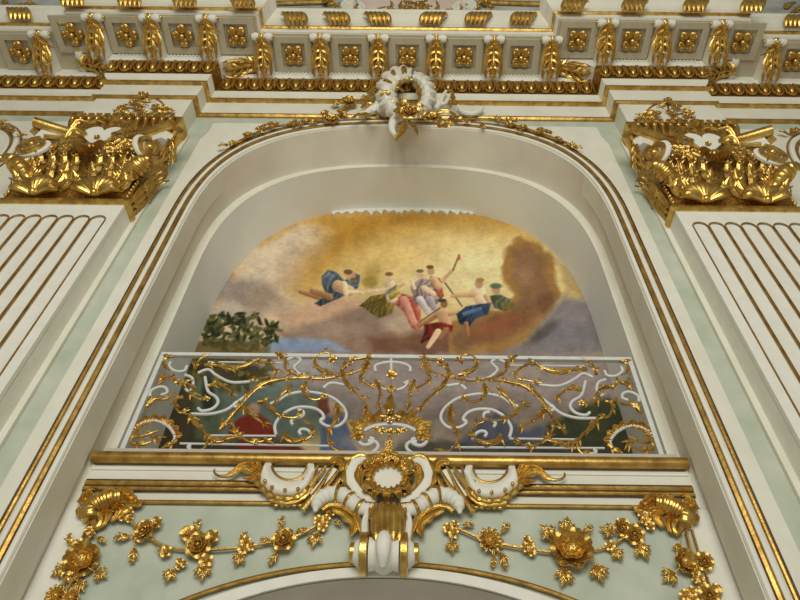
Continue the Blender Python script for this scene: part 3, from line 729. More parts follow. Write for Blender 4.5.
poly([(280, 318), (310, 300), (345, 294), (370, 300), (400, 340), (300, 350)], (214, 170, 132), 10, 1, 5)
# cloud bank under the figures
poly([(270, 330), (320, 322), (360, 305), (380, 300), (400, 330), (440, 330), (500, 335), (600, 360), (300, 360)], (160, 128, 104), 10, 1, 7)
blob(378, 318, 26, 14, (150, 122, 104), .7, 1, 0, 6); blob(405, 326, 24, 10, (196, 168, 140), .8, .9, .3, 5)
blob(330, 330, 36, 7, (166, 140, 120), .8, .9, 0, 5)
poly([(370, 336), (450, 330), (470, 356), (370, 356)], (128, 84, 60), 9, .9, 4)
# brown cloud at the right
poly([(508, 250), (520, 236), (540, 242), (556, 262), (553, 283), (562, 296), (552, 314), (540, 326), (520, 345), (480, 356), (446, 356), (450, 325), (478, 312), (500, 310), (514, 296), (505, 285), (499, 268)], (172, 124, 62), 4, 1, 5)
poly([(515, 252), (528, 244), (543, 254), (548, 282), (553, 298), (540, 316), (512, 338), (460, 352), (450, 340), (470, 318), (505, 312), (522, 296), (513, 280)], (146, 104, 66), 8, 1, 5)
blob(524, 270, 12, 14, (162, 120, 84), .8, .9, .3, 5); blob(500, 325, 30, 10, (150, 88, 52), .9, .9, -.3, 5)
blob(545, 303, 10, 10, (122, 84, 56), .9, .8, 0, 4)
poly([(553, 312), (566, 296), (600, 300), (610, 356), (500, 356), (530, 342)], (140, 130, 128), 9, 1, 5)
blob(570, 335, 30, 16, (128, 122, 128), .9, .8, 0, 8); blob(543, 332, 18, 5, (92, 82, 82), .9, .8, -.6, 4)
poly([(556, 258), (600, 275), (590, 300), (568, 292)], (176, 148, 90), 8, .8, 4)
# blue strip and tree at the left
poly([(262, 340), (300, 336), (330, 341), (352, 351), (262, 352)], (140, 158, 186), 4, 1, 3)
rsl = np.random.RandomState(5)
for k in range(230):
    a = rsl.rand()*6.28; q = math.sqrt(rsl.rand()); cx, cy = 238+42*q*math.cos(a), 332+20*q*math.sin(a)
    if rsl.rand() < .3: cx, cy = 208+12*rsl.rand(), 315+30*rsl.rand()
    c = [(58, 62, 30), (86, 88, 44), (112, 108, 58), (44, 48, 26)][rsl.randint(4)]
    blob(cx, cy, 4.5, 1.7, c, .5, .95, rsl.rand()*3.1)
poly([(190, 342), (240, 340), (270, 345), (270, 356), (190, 356)], (98, 84, 40), 6, .8, 4)
# lower landscape behind the railing
poly([(100, 356), (240, 356), (270, 372), (300, 385), (300, 470), (100, 470)], (74, 66, 46), 8, 1, 6)
poly([(270, 352), (620, 357), (640, 380), (600, 410), (480, 415), (400, 430), (330, 420), (285, 390), (262, 370)], (158, 142, 134), 8, 1, 6)
poly([(215, 395), (240, 382), (300, 380), (330, 400), (330, 440), (215, 440)], (104, 122, 112), 10, .95, 6)
for k in range(60):
    blob(170+100*rsl.rand(), 360+30*rsl.rand(), 6, 3, [(72, 70, 30), (110, 96, 40), (52, 50, 28), (134, 110, 50)][rsl.randint(4)], .5, .9, rsl.rand()*3)
blob(300, 366, 30, 8, (170, 168, 168), .8, .8, 0, 5)
poly([(195, 380), (215, 374), (222, 400), (214, 440), (196, 440)], (92, 108, 80), 6, .9, 5); blob(208, 395, 6, 22, (44, 46, 44), .6, .8)
poly([(150, 356), (172, 356), (178, 400), (160, 440), (140, 440)], (92, 62, 36), 6, .9, 5)
poly([(228, 430), (240, 418), (256, 410), (268, 420), (277, 432), (277, 438), (228, 438)], (140, 48, 34), 3, 1, 2)
blob(254, 409, 6, 6, (190, 150, 120), .5); poly([(240, 440), (300, 446), (318, 462), (230, 462)], (130, 46, 34), 4, .95, 3)
poly([(326, 416), (342, 414), (352, 440), (362, 460), (318, 460)], (92, 110, 146), 3, 1, 3); blob(332, 408, 8, 9, (196, 164, 134), .6); poly([(318, 400), (328, 396), (330, 412), (320, 420)], (120, 58, 44), 3, .9, 2)
poly([(400, 420), (470, 400), (540, 395), (600, 400), (660, 420), (660, 470), (400, 470)], (150, 134, 124), 10, .9, 6)
poly([(470, 430), (500, 410), (525, 428), (560, 425), (600, 440), (600, 460), (440, 460)], (92, 98, 116), 6, .95, 5)
poly([(545, 425), (580, 408), (610, 395), (640, 420), (650, 470), (540, 470)], (66, 74, 48), 6, .95, 6)
poly([(400, 440), (660, 446), (660, 475), (380, 475)], (78, 76, 62), 6, .8, 5)
blob(375, 440, 34, 10, (160, 146, 138), .8, .8)
# figures on the clouds
SK = (206, 158, 112); SD = (160, 108, 66); SL = (232, 192, 148)
poly([(322, 276), (328, 270), (336, 272), (345, 280), (352, 272), (360, 276), (358, 288), (340, 298), (320, 306), (314, 303), (326, 295), (322, 285)], (84, 96, 112), 1.5, 1, 1)
cap(300, 292, 318, 297, 1.6, 3, SD); cap(312, 291, 330, 297, 2.5, 3.5, SD); cap(338, 286, 350, 291, 6, 5, SK); cap(348, 292, 362, 293, 2, 1.8, SL); cap(344, 284, 346, 294, 3, 2.4, SL)
blob(351, 276, 4.6, 5, SK, .4); blob(348, 272, 4.4, 2.6, (112, 86, 56), .4); blob(353, 280, 3, 2.6, (130, 96, 62), .5)
poly([(322, 278), (329, 272), (334, 275), (329, 283), (328, 292)], (112, 124, 138), 1.2, .9)
blob(372, 272, 8, 10, (196, 164, 72), .6, .8); blob(374, 266, 5, 5, (206, 178, 92), .6, .8); blob(370, 282, 8, 6, (170, 138, 52), .6, .8)
poly([(358, 305), (372, 296), (388, 292), (398, 298), (392, 314), (378, 318), (364, 308)], (132, 110, 44), 1.5, 1, 1.5)
for k in range(6): cap(386, 297, 363+k*4, 306+k*2, .8, .8, (96, 78, 30))
poly([(392, 302), (402, 294), (412, 296), (420, 308), (422, 320), (418, 332), (411, 328), (404, 312)], (200, 104, 84), 1.5, 1, 1)
cap(404, 300, 414, 322, 4, 3.5, (222, 142, 118)); cap(412, 300, 418, 318, 2, 2, (182, 82, 64)); cap(414, 326, 418, 333, 1.6, 1, SD)
cap(390, 284, 392, 297, 5, 6, SL); cap(388, 290, 368, 292, 2.6, 1.8, SL); cap(396, 288, 404, 284, 2, 1.6, SK)
poly([(386, 290), (398, 284), (401, 296), (390, 300)], (192, 164, 72), 1.2, .9); cap(386, 294, 396, 286, 1, 1, (106, 122, 150))
blob(389, 278, 3.6, 4.2, SL, .4); blob(389, 274, 4, 2, (138, 102, 46), .4)
poly([(410, 286), (420, 278), (432, 280), (440, 292), (438, 304), (424, 308), (414, 302)], (172, 148, 140), 1.4, 1, 1)
cap(420, 300, 428, 312, 4, 3, (196, 180, 178)); cap(430, 300, 434, 308, 4, 3, (168, 152, 158)); cap(414, 288, 411, 280, 2.2, 1.8, SL); cap(424, 288, 434, 294, 3, 2.4, SL)
blob(420, 275, 3.6, 4, SL, .4); blob(420, 271, 3.8, 1.8, (140, 112, 62), .4)
poly([(430, 276), (440, 278), (444, 296), (440, 300), (432, 286)], (176, 82, 60), 1.2, 1); cap(434, 280, 438, 286, 4, 4, SK); cap(442, 281, 453, 270, 2, 1.5, SK); cap(453, 270, 458, 258, .9, .8, (150, 96, 50)); blob(459, 257, 1.6, 3, (200, 110, 60), .6)
blob(431, 271, 3.6, 4, SK, .4); blob(430, 267, 3.8, 2, (128, 86, 42), .4)
cap(445, 283, 462, 306, .7, .7, (90, 80, 60))
cap(443, 314, 447, 326, 7, 5, SK); cap(436, 316, 420, 326, 2.6, 1.8, SD); cap(450, 314, 460, 311, 2.4, 2, SK)
poly([(424, 324), (440, 322), (454, 326), (452, 332), (440, 330), (432, 338), (420, 344), (424, 334)], (140, 44, 32), 1.4, 1, 1)
cap(438, 332, 428, 347, 3.4, 2, SL); cap(446, 330, 440, 338, 3, 2, SD); blob(444, 304, 3.6, 4, SD, .4); blob(442, 300.5, 4.6, 1.9, (70, 72, 58), .4)
cap(420, 322, 440, 308, .8, .8, (120, 100, 60))
cap(478, 292, 483, 304, 7.5, 6, SL); cap(474, 294, 452, 296, 3, 1.8, SK); cap(486, 296, 493, 308, 2.6, 2, SK)
poly([(456, 314), (466, 306), (480, 304), (492, 303), (488, 314), (476, 318), (470, 326), (460, 324)], (58, 76, 104), 1.4, 1, 1); cap(464, 314, 480, 309, 2, 2, (88, 110, 140)); cap(466, 324, 468, 336, 2.6, 1.6, SD)
blob(479, 284, 4, 4.6, SK, .4); blob(480, 280, 4.2, 2.2, (190, 144, 56), .4)
poly([(490, 296), (500, 294), (512, 300), (516, 308), (504, 311), (494, 308)], (112, 120, 84), 1.4, 1, 1); blob(496, 290, 4.2, 4.4, SK, .4); blob(496, 286, 6, 2.8, (98, 116, 82), .5); blob(508, 306, 7, 4, (126, 104, 44), .5, .8)
C *= (1+.24*(fbm(PXa, PYa, 11, 11)-.48)+.16*(fbm(PXa, PYa*2, 3, 12, 3)-.45))[..., None]
C = C*.86+(C@np.array([.3, .55, .15]))[..., None]*.14; C = np.clip(C*1.03, 4, 252)/255; CL = np.where(C <= .04045, C/12.92, ((C+.055)/1.055)**2.4)
nz_, nx_ = GX.shape; idx = np.arange(nz_*nx_).reshape(nz_, nx_)
sp_ = 8.0; ok = (GZ < sp_) | ((np.abs(GX)/2.99)**2.7+(np.maximum(GZ-sp_, 0)/3.6)**2.7 < 1.02)
q = ok[:-1, :-1] & ok[1:, :-1] & ok[:-1, 1:] & ok[1:, 1:]
F4 = np.stack([idx[:-1, :-1], idx[:-1, 1:], idx[1:, 1:], idx[1:, :-1]], -1)[q]
me = bpy.data.meshes.new('fresco'); V = np.stack([GX, np.full_like(GX, FY), GZ], -1).reshape(-1, 3)
me.from_pydata(V.tolist(), [], F4.tolist()); ca = me.color_attributes.new('paint', 'FLOAT_COLOR', 'POINT')
ca.data.foreach_set('color', np.concatenate([CL.reshape(-1, 3), np.ones((len(V), 1))], 1).astype(np.float32).ravel())
fm = bpy.data.materials.new('fresco_paint'); fm.use_nodes = True; fb = fm.node_tree.nodes['Principled BSDF']; fb.inputs['Roughness'].default_value = .8; fb.inputs['Specular IOR Level'].default_value = .1
an = fm.node_tree.nodes.new('ShaderNodeVertexColor'); an.layer_name = 'paint'; fm.node_tree.links.new(an.outputs[0], fb.inputs['Base Color'])
me.materials.append(fm); fo = bpy.data.objects.new('fresco', me); COL.objects.link(fo)
tag(fo, 'painted fresco of draped figures on clouds in a golden sky, on the niche end wall', 'fresco')
# torn-looking stucco edge over the fresco
rs3 = np.random.RandomState(8); up = []; dn = []
for k in range(60):
    px = 328+150*k/59; base = 207.5+.0005*(px-404)**2
    up.append(at(px, base-1.0, 6.50)); dn.append(at(px, base+(1+3.0*abs(math.sin(k*.85))+3.5*rs3.rand()*(rs3.rand() < .4))*(1 if 1 < k < 58 else .1), 6.48))
b = MB(); n = 60
b.add([tuple(p) for p in up]+[tuple(p) for p in dn]+[(p.x, 6.53, p.z) for p in up]+[(p.x, 6.53, p.z) for p in dn], [(i, i+1, i+1+n, i+n) for i in range(n-1)]+[(i+n, i+n+1, i+3*n+1, i+3*n) for i in range(n-1)])
tag(b.build('stucco_fringe', WHITE), 'ragged white stucco edge hanging over the top of the fresco', 'stucco edge')

# ------------------------------------------------------------------ balcony railing
RY = 5.62
ra = thing('balcony_railing', 'wrought iron balcony railing of white scrolls and gilt leaves before the fresco', 'railing', (0, RY, 5.36))
RTz, RBz, RX = 6.87, 5.40, 2.87
def bar(a, b, r_=.018, name='frame_bar'): MB().box(min(a[0], b[0])-r_, max(a[0], b[0])+r_, RY-r_, RY+r_, min(a[1], b[1])-r_, max(a[1], b[1])+r_).build(name, RAILW, ra, False)
bar((-RX, RTz), (RX, RTz), .026, 'top_rail'); bar((-RX, RBz), (RX, RBz), .024, 'bottom_rail')
bar((-RX, RBz+.052), (-RX, RTz-.054), .026, 'end_post'); bar((RX, RBz+.052), (RX, RTz-.054), .026, 'end_post')
def both(fn, l, *a, **k):
    p = pts(l, RY); fn(p, *a, **k); fn(flip(p), *a, **k)
def wbar(p, r_=.0185):
    n = max(12, int(sum((p[i+1]-p[i]).length for i in range(len(p)-1))/.03)); MB().tube(smooth(p, n), r_, 8).build('white_scroll', RAILW, ra)
def gvine(p, w=.045, lobes=6, h=.02):
    q = [Vector((v.x, v.y-h, v.z)) for v in p]; b = MB(); L = sum((q[i+1]-q[i]).length for i in range(len(q)-1))
    n = max(14, int(L/.03)); S = smooth(q, n)
    b.tube(S, [.022*(1-.55*i/(n-1))*(1+.12*math.sin(i*.9)) for i in range(n)], 7)
    m = max(1, round(L/.16))
    for k in range(m):
        i = min(n-3, int(n*(k+.25)/m)); t = (S[i+1]-S[i]).normalized()
        for sg in ((1, -1) if k % 2 == 0 else (-1,)):
            sd = t.cross(Vector((0, -1, 0)))*sg; l_ = .07+.025*((k*7+sg) % 3)
            b.blade([S[i], S[i]+(t*.7+sd*.35)*l_*.6+Vector((0, -.025, 0)), S[i]+(t*1.0+sd*.62)*l_], .019, th=.008, n=7)
    if L > .35: b.blade([S[n//8]+Vector((0, -.02, 0)), S[n//3]+Vector((0, -.03, 0)), S[n//2]+Vector((0, -.025, 0))], w*.6, n=10, th=.008)
    b.build('gilt_leaf_scroll', GOLD, ra)
WH = [[(171, 362), (169, 366), (175, 371), (184, 371), (187, 366)], [(150, 397), (151, 391), (159, 387), (166, 388), (167, 393), (161, 395)],
      [(133, 435), (136, 427), (146, 422), (157, 421), (169, 427), (175, 437), (171, 445)], [(185, 375), (192, 378), (193, 386), (189, 392), (186, 389)],
      [(198, 373), (205, 370), (210, 370), (216, 375), (230, 382), (246, 382), (258, 380)], [(190, 414), (210, 414), (226, 410), (236, 403), (250, 393)],
      [(205, 377), (208, 391), (216, 397), (218, 403), (212, 409), (202, 411), (198, 408)], [(276, 435), (275, 425), (282, 415), (292, 409), (301, 407), (313, 408), (321, 412), (324, 418), (320, 421)],
      [(287, 360), (295, 357), (301, 360), (297, 364), (294, 368), (301, 375), (310, 378), (325, 379)],
      [(270, 404), (279, 400), (287, 395), (301, 392), (317, 393), (333, 398), (344, 408), (346, 418), (338, 426), (327, 426), (320, 421), (323, 418)],
      [(293, 425), (291, 421), (296, 418), (303, 416), (303, 411), (298, 410)], [(301, 435), (299, 431), (304, 429), (310, 432), (313, 438)],
      [(323, 388), (331, 383), (345, 385)], [(191, 450), (188, 447), (191, 445)], [(234, 404), (237, 402), (239, 405), (236, 407), (233, 405)]]
for l in WH: both(wbar, l)
GO = [[(173, 357), (165, 360), (165, 368), (170, 371)], [(162, 375), (163, 381), (158, 386)], [(147, 408), (155, 401), (167, 400), (174, 393)],
      [(134, 433), (137, 438), (147, 436), (158, 432)], [(131, 443), (141, 446), (152, 443)], [(184, 398), (177, 400), (176, 407), (181, 414), (190, 411)],
      [(190, 393), (195, 398), (203, 401), (206, 396)], [(190, 415), (195, 425), (203, 431), (208, 441), (203, 450), (192, 450)], [(195, 371), (200, 361), (212, 355)],
      [(205, 366), (220, 367), (232, 371), (244, 368), (256, 362), (266, 363), (276, 371), (274, 377), (262, 379), (249, 381)],
      [(220, 431), (232, 417), (242, 405), (250, 394), (266, 385), (282, 381), (300, 379), (322, 380), (341, 377), (356, 373), (368, 366), (367, 358)],
      [(242, 407), (250, 415), (260, 422), (269, 429)], [(208, 387), (220, 386), (230, 392), (233, 400)], [(258, 403), (266, 404), (274, 413), (284, 418), (295, 419), (303, 415)],
      [(292, 386), (284, 395), (276, 402), (272, 409)], [(210, 438), (217, 443), (228, 441), (238, 437), (250, 443), (260, 443), (272, 440)], [(238, 437), (234, 428), (232, 420)],
      [(276, 354), (285, 361), (286, 370), (296, 376), (307, 378)], [(333, 375), (321, 372), (315, 365), (317, 358), (326, 354), (333, 358), (330, 363)], [(342, 371), (352, 362), (364, 359), (374, 357)],
      [(342, 371), (345, 383), (355, 393), (364, 402), (368, 413)], [(285, 433), (287, 441), (297, 443), (309, 439), (315, 431), (310, 424), (303, 421)], [(306, 383), (304, 394), (313, 401), (323, 399), (325, 395)],
      [(337, 405), (338, 418), (330, 430), (328, 441), (334, 450), (346, 454)], [(368, 360), (365, 371), (360, 379), (367, 385), (375, 389)], [(376, 381), (380, 393), (378, 403), (381, 411)],
      [(177, 441), (171, 446), (162, 449)], [(152, 436), (157, 440), (160, 446)], [(178, 383), (170, 378), (164, 382)], [(181, 383), (190, 386), (194, 392)]]
for l in GO: both(gvine, l)
for (a, b) in (((208, 362), (282, 363)), ((210, 435.5), (276, 436)), ((180, 443.5), (333, 446))): both(lambda p: MB().tube(p, .013, 6).build('inner_rail', RAILW, ra), [a, b])
for k in range(8):            # lobed gilt shells in the lower corners
    a = 2.75-.38*k; both(lambda p: MB().blade(p, .07, th=.012, rise=.7).build('shell_lobe', GOLD, ra), [(155+18*math.cos(a), 437-14*math.sin(a)), (155+23*math.cos(a), 437-19*math.sin(a)), (155+27.5*math.cos(a), 437-23*math.sin(a))])
for sgn in (1, -1):
    for px, py, s_ in ((178, 383, 4), (333, 359, 4.5), (352, 360, 4), (207, 399, 3.5), (325, 396, 3), (256, 442, 3), (303, 440, 3)):
        o = bloom('small', ra, px, py, RY, s_, h=.03)
        if sgn < 0: o.location.x = -o.location.x
# middle crown motif
wbar(pts([(376, 372), (375, 366), (383, 363), (392, 362), (403, 363.5), (410, 367), (410, 372)], RY)); wbar(pts([(391, 355), (391.3, 372)], RY))
wbar(pts([(381, 384), (377, 381), (378, 386), (386, 389.5), (392, 390), (399, 389.5), (406, 386), (408, 381), (404, 384)], RY))
bloom('small', ra, 391.5, 375, RY, 6, h=.05); bloom('leaf3', ra, 391.5, 386, RY, 9, 0); bloom('cluster', ra, 390, 391, RY, 4)
wbar(pts([(364, 431), (372, 427), (382, 425), (390, 424.5), (398, 425), (408, 427), (416, 431)], RY), .024)
both(wbar, [(367, 428), (360, 433), (358, 440), (363, 445), (370, 444), (374, 440), (370, 438)], .022); both(wbar, [(368, 441), (376, 442), (378, 447), (373, 452), (366, 454)], .02)
for k in range(13):
    a = PI*(k/12)*1.2-.1*PI; L = 20 if k == 6 else (13 if k % 2 else 17)
    cx, cy = 390+27*math.cos(a), 431-10*math.sin(a)
    if k == 6: cy -= 4; L = 26
    MB().blade(pts([(cx, cy), (cx+L*.55*math.cos(a), cy-L*.5*math.sin(a)-1), (cx+L*math.cos(a)+1.5, cy-L*.85*math.sin(a)-1)], RY-.03), .075, th=.014, rise=.5).build('crown_leaf', GOLD, ra)
for px, py, s_ in ((390, 432, 4.5), (382, 431, 4), (398, 432, 4), (376, 429, 3.5), (404, 430, 3.5), (390, 412, 4), (383, 418, 4), (397, 418, 4), (390, 420, 4)): bloom('small', ra, px, py, RY, s_, h=.05)
MB().tube(pts([(390, 436), (389.5, 454)], RY-.03), .016, 6).build('crown_stem', GOLD, ra)
for px, py in ((389, 444), (388.5, 450)): bloom('cluster', ra, px, py, RY, 4.5, h=.05)

# ------------------------------------------------------------------ parapet cartouche and console
KY = PF-.06
ct = thing('parapet_cartouche', 'large gilt and white shell cartouche with scroll console in the middle of the parapet', 'cartouche', at(388, 500, KY))
c0 = at(388, 478, KY-.06)
b = MB(); g = []
for i in range(7):
    t = i/6; g.append([(c0.x+.17*t*math.cos(a), c0.y+.035*(1-t*t), c0.z+.15*t*math.sin(a)) for a in [2*PI*k/24 for k in range(24)]])
b.grid(g, True); b.build('shell_hollow', WHITE, ct)
b = MB(); n = 48
b.tube([(c0.x+.185*math.cos(2*PI*k/n), c0.y-.02, c0.z+.165*math.sin(2*PI*k/n)) for k in range(n+1)], [.045*(1+.35*math.sin(k*2.2)) for k in range(n+1)], 8); b.build('shell_rim', GOLD, ct)
for k in range(15):
    a = 2*PI*k/15+.1; ca_, sa_ = math.cos(a), math.sin(a)
    if abs(sa_) < .35: continue
    b = MB(); b.blade([(c0.x+.17*ca_, c0.y-.03, c0.z+.15*sa_), (c0.x+.25*ca_, c0.y-.10, c0.z+.22*sa_), (c0.x+.31*ca_, c0.y-.04, c0.z+.27*sa_)], .06, th=.014, rise=.5); b.build('gilt_lobe', GOLD, ct)
for px, py, s_ in ((388, 458, 5), (380, 459, 4), (396, 459, 4), (372, 461, 3.5), (404, 461, 3.5), (388, 452, 4)): bloom('cluster', ct, px, py, KY-.1, s_)
def cboth(l, Y, fn): p = pts(l, Y); fn(p); fn(flip(p))
# white C frames beside the shell, with gilt edges
cboth([(372, 463), (362, 459), (353, 466), (351, 477), (355, 488), (364, 497), (376, 502)], KY-.03, lambda p: MB().tube(smooth(p, 26), [.055+.03*math.sin(PI*i/25) for i in range(26)], 10, flat=.7).build('white_frame', WHITE, ct))
cboth([(374, 460), (361, 455), (349, 462), (344, 477), (349, 491), (360, 501), (376, 506)], KY-.07, lambda p: MB().tube(smooth(p, 30), [.024*(1+.25*math.sin(i*1.4)) for i in range(30)], 8).build('gilt_edge', GOLD, ct))
cboth([(370, 467), (362, 465), (359, 474), (362, 484), (372, 494)], KY-.09, lambda p: MB().blade(p, .05, th=.014, rise=.5).build('gilt_leaf', GOLD, ct))
cboth([(372, 470), (365, 470), (362, 477), (364, 486), (373, 495)], KY-.10, lambda p: MB().tube(smooth(p, 20), .018, 8).build('gilt_edge', GOLD, ct))
# ribbed white horns
def horn(p):
    S = smooth(p, 48); MB().tube(S, [(.058+.02*math.sin(PI*i/47))*(1+.09*math.cos(i*2*PI/4))*min(1, .25+i/8) for i in range(48)], 12).build('ribbed_horn', WHITE, ct)
    for k in (20, 29, 38): MB().tube(S[k:k+3], [.088, .094, .088], 12).build('gilt_ring', GOLD, ct)
cboth([(315, 512), (318, 502), (326, 496), (337, 494), (348, 499), (360, 508), (372, 511)], KY-.06, horn)
cboth([(332, 508), (342, 511), (352, 519), (354, 527), (350, 537)], KY-.03, lambda p: MB().blade(p, .075, th=.016, rise=.4).build('gilt_c_leaf', GOLD, ct))
cboth([(322, 510), (330, 505), (343, 506), (356, 515), (362, 530), (363, 545)], KY-.05, lambda p: MB().tube(smooth(p, 20), .028, 8).build('gilt_scroll', GOLD, ct))
# diagonal gilt ribs between horn and side wings
for k, l in enumerate(([(334, 464), (327, 476), (318, 490), (303, 510)], [(340, 468), (332, 480), (322, 492)], [(326, 466), (318, 476), (309, 487)], [(346, 470), (338, 482), (330, 492)], [(318, 466), (312, 474), (304, 482)])):
    cboth(l, KY-.03, lambda p: MB().tube(smooth(p, 12), [.016+.018*i/11 for i in range(12)], 8).build('gilt_rib', GOLD, ct))
cboth([(335, 470), (326, 482), (313, 497)], KY, lambda p: MB().tube(smooth(p, 12), .06, 8, flat=.6).build('white_rib', WHITE, ct))
cboth([(330, 462), (336, 460), (342, 464), (340, 472)], KY-.06, lambda p: MB().blade(p, .06, th=.014).build('gilt_leaf', GOLD, ct))
# console body
b = MB()
cz = [(372, 509), (371, 520), (371, 533), (372, 546)]
lp = [at(x, y, KY-.06-.02*i) for i, (x, y) in enumerate(cz)]; rpn = [at(404-(x-372)*1.0, y+.3, KY-.06-.02*i) for i, (x, y) in enumerate(cz)]
gr = []
for p, q in zip(lp, rpn): gr.append([p.lerp(q, j/28)+Vector((0, -.05*math.sin(PI*j/28)-.045*abs(math.sin(PI*5*j/28)), 0)) for j in range(29)])
b.sheet(gr, .1); b.build('fluted_console', GOLD, ct)
for k in range(5):
    j = 4+k*5; b = MB(); b.tube(smooth([row[j]+Vector((0, -.02, 0)) for row in gr], 12), [.02, .034, .04, .042, .042, .042, .042, .042, .042, .042, .04, .025], 10); b.build('flute_rib', GOLD, ct)
for k in range(7):
    x = 373+k*4.9; b = MB(); b.blade(pts([(388+(x-388)*.9, 524), (x, 515), (388+(x-388)*1.25, 507)], KY-.14), .05, th=.014, rise=.5); b.build('console_leaf', GOLD, ct)
cboth([(369, 512), (365, 522), (365, 535), (366, 546)], KY-.08, lambda p: MB().tube(smooth(p, 12), .035, 8).build('console_edge', WHITE, ct))
# scroll roll at the foot
rc = at(384, 554.5, KY-.10); R_ = .158; k_ = m_at(1, KY-.1, 554)
b = MB(); b.lathe([(-15*k_, 0), (-15*k_, R_*.9), (-9*k_, R_*.82), (-5*k_, R_*.95), (0, R_*1.06), (5*k_, R_*.95), (9*k_, R_*.82), (15*k_, R_*.9), (15*k_, 0)], rc, 'x', 28); b.build('roll_drum', WHITE, ct)
b = MB(); tp = smooth([rc+Vector((0, -.06, .16)), rc+Vector((0, -.15, .06)), rc+Vector((0, -.17, -.05)), rc+Vector((0, -.10, -.15))], 14); b.tube(tp, [.035+.035*math.sin(PI*i/13) for i in range(14)], 10, (1, 0, 0)); b.build('roll_keel', WHITE, ct)
for s2 in (-1, 1):
    b = MB(); x = s2*20*k_; b.lathe([(-4*k_, 0), (-4*k_, R_*1.0), (-3*k_, R_*1.18), (3*k_, R_*1.18), (4*k_, R_*1.0), (4*k_, 0)], rc+Vector((x, 0, .0)), 'x', 26); b.build('roll_disc', GOLD, ct, ang=30)
    b = MB(); b.lathe([(-5*k_, R_*.8), (0, R_*.75), (5*k_, R_*.5), (5*k_, 0)], rc+Vector((s2*26*k_, .03, .02)), 'x', 20) if s2 > 0 else b.lathe([(-5*k_, 0), (-5*k_, R_*.5), (0, R_*.75), (5*k_, R_*.8)], rc+Vector((s2*26*k_, .03, .02)), 'x', 20); b.build('roll_hub', WHITE, ct)
    b = MB(); b.lathe([(-3*k_, 0), (-3*k_, R_*.45), (-2*k_, R_*.55), (2*k_, R_*.55), (3*k_, R_*.45), (3*k_, 0)], rc+Vector((s2*32*k_, .03, .03)), 'x', 20); b.build('roll_knob', GOLD, ct, ang=30)
# white shell wings with gilt edge, left and right of the cartouche
def wing(sg, sd):
    P = lambda l, Y: pts(l, Y) if sg < 0 else flip(pts(l, Y))
    r = thing('shell_wing', 'white boat-shaped shell ornament with gilt rim %s of the parapet cartouche' % sd, 'shell ornament', P([(285, 485)], KY)[0])
    top = smooth([Vector((a, b_, 0)) for a, b_ in [(265, 463), (271, 463), (273, 471), (280, 478), (290, 480.5), (300, 478), (306, 470), (308, 463), (314, 464)]], 30)
    bot = smooth([Vector((a, b_, 0)) for a, b_ in [(262, 470), (257, 480), (264, 489), (274, 496), (288, 498), (300, 496), (308, 490), (312, 482), (315, 474)]], 30)
    g = []
    for i in range(8):
        t = i/7; g.append(P([(a.x+(b_.x-a.x)*t, a.y+(b_.y-a.y)*t) for a, b_ in zip(top, bot)], KY+.03-.11*math.sin(PI*(.1+.8*t))))
    b = MB(); b.sheet(g, .03 if sg < 0 else -.03); b.build('shell_body', WHITE, r)
    MB().tube(P([(p.x, p.y) for p in top[4:-4]], KY-.01), .016, 8).build('top_edge', GOLDR, r)
    MB().tube(smooth(P([(256, 481), (264, 490), (275, 497), (288, 499), (300, 496), (306, 489), (305, 486)], KY-.04), 30), [.03*(1+.25*math.sin(i*1.5)) for i in range(30)], 8).build('gilt_rim', GOLD, r)
    MB().tube(smooth(P([(270, 500), (290, 503), (305, 497), (311, 488)], KY-.02), 16), .026, 8).build('gilt_rim', GOLD, r)
    for px, py in ((265, 481), (272, 487), (285, 490), (298, 489)):
        b = MB(); b.ball(P([(px, py)], KY-.085)[0], .02, n=8, m=6); b.build('stud', GOLD, r)
    for l, w in (([(263, 478), (252, 471), (242, 468), (232, 473), (224, 476)], .05), ([(262, 474), (254, 466), (244, 464), (234, 469)], .05), ([(258, 482), (250, 478), (243, 478)], .035), ([(262, 470), (256, 464), (248, 463)], .04)):
        b = MB(); b.blade(P(l, KY-.05), w*1.15, th=.014, rise=.7); b.build('gilt_leaf', GOLD, r)
    MB().tube(smooth(P([(236, 473), (228, 476), (219, 476), (214, 472), (215, 469)], KY-.04), 16), [.022*(1-.6*i/15) for i in range(16)], 8).build('gilt_tendril', GOLD, r)
    for k in range(5):
        b = MB(); b.ball(P([(276+6*k, 505.5)], KY)[0], .022, (1.3, .8, .8), 8, 6); b.build('gilt_bead', GOLD, r)
wing(-1, 'left'); wing(1, 'right')

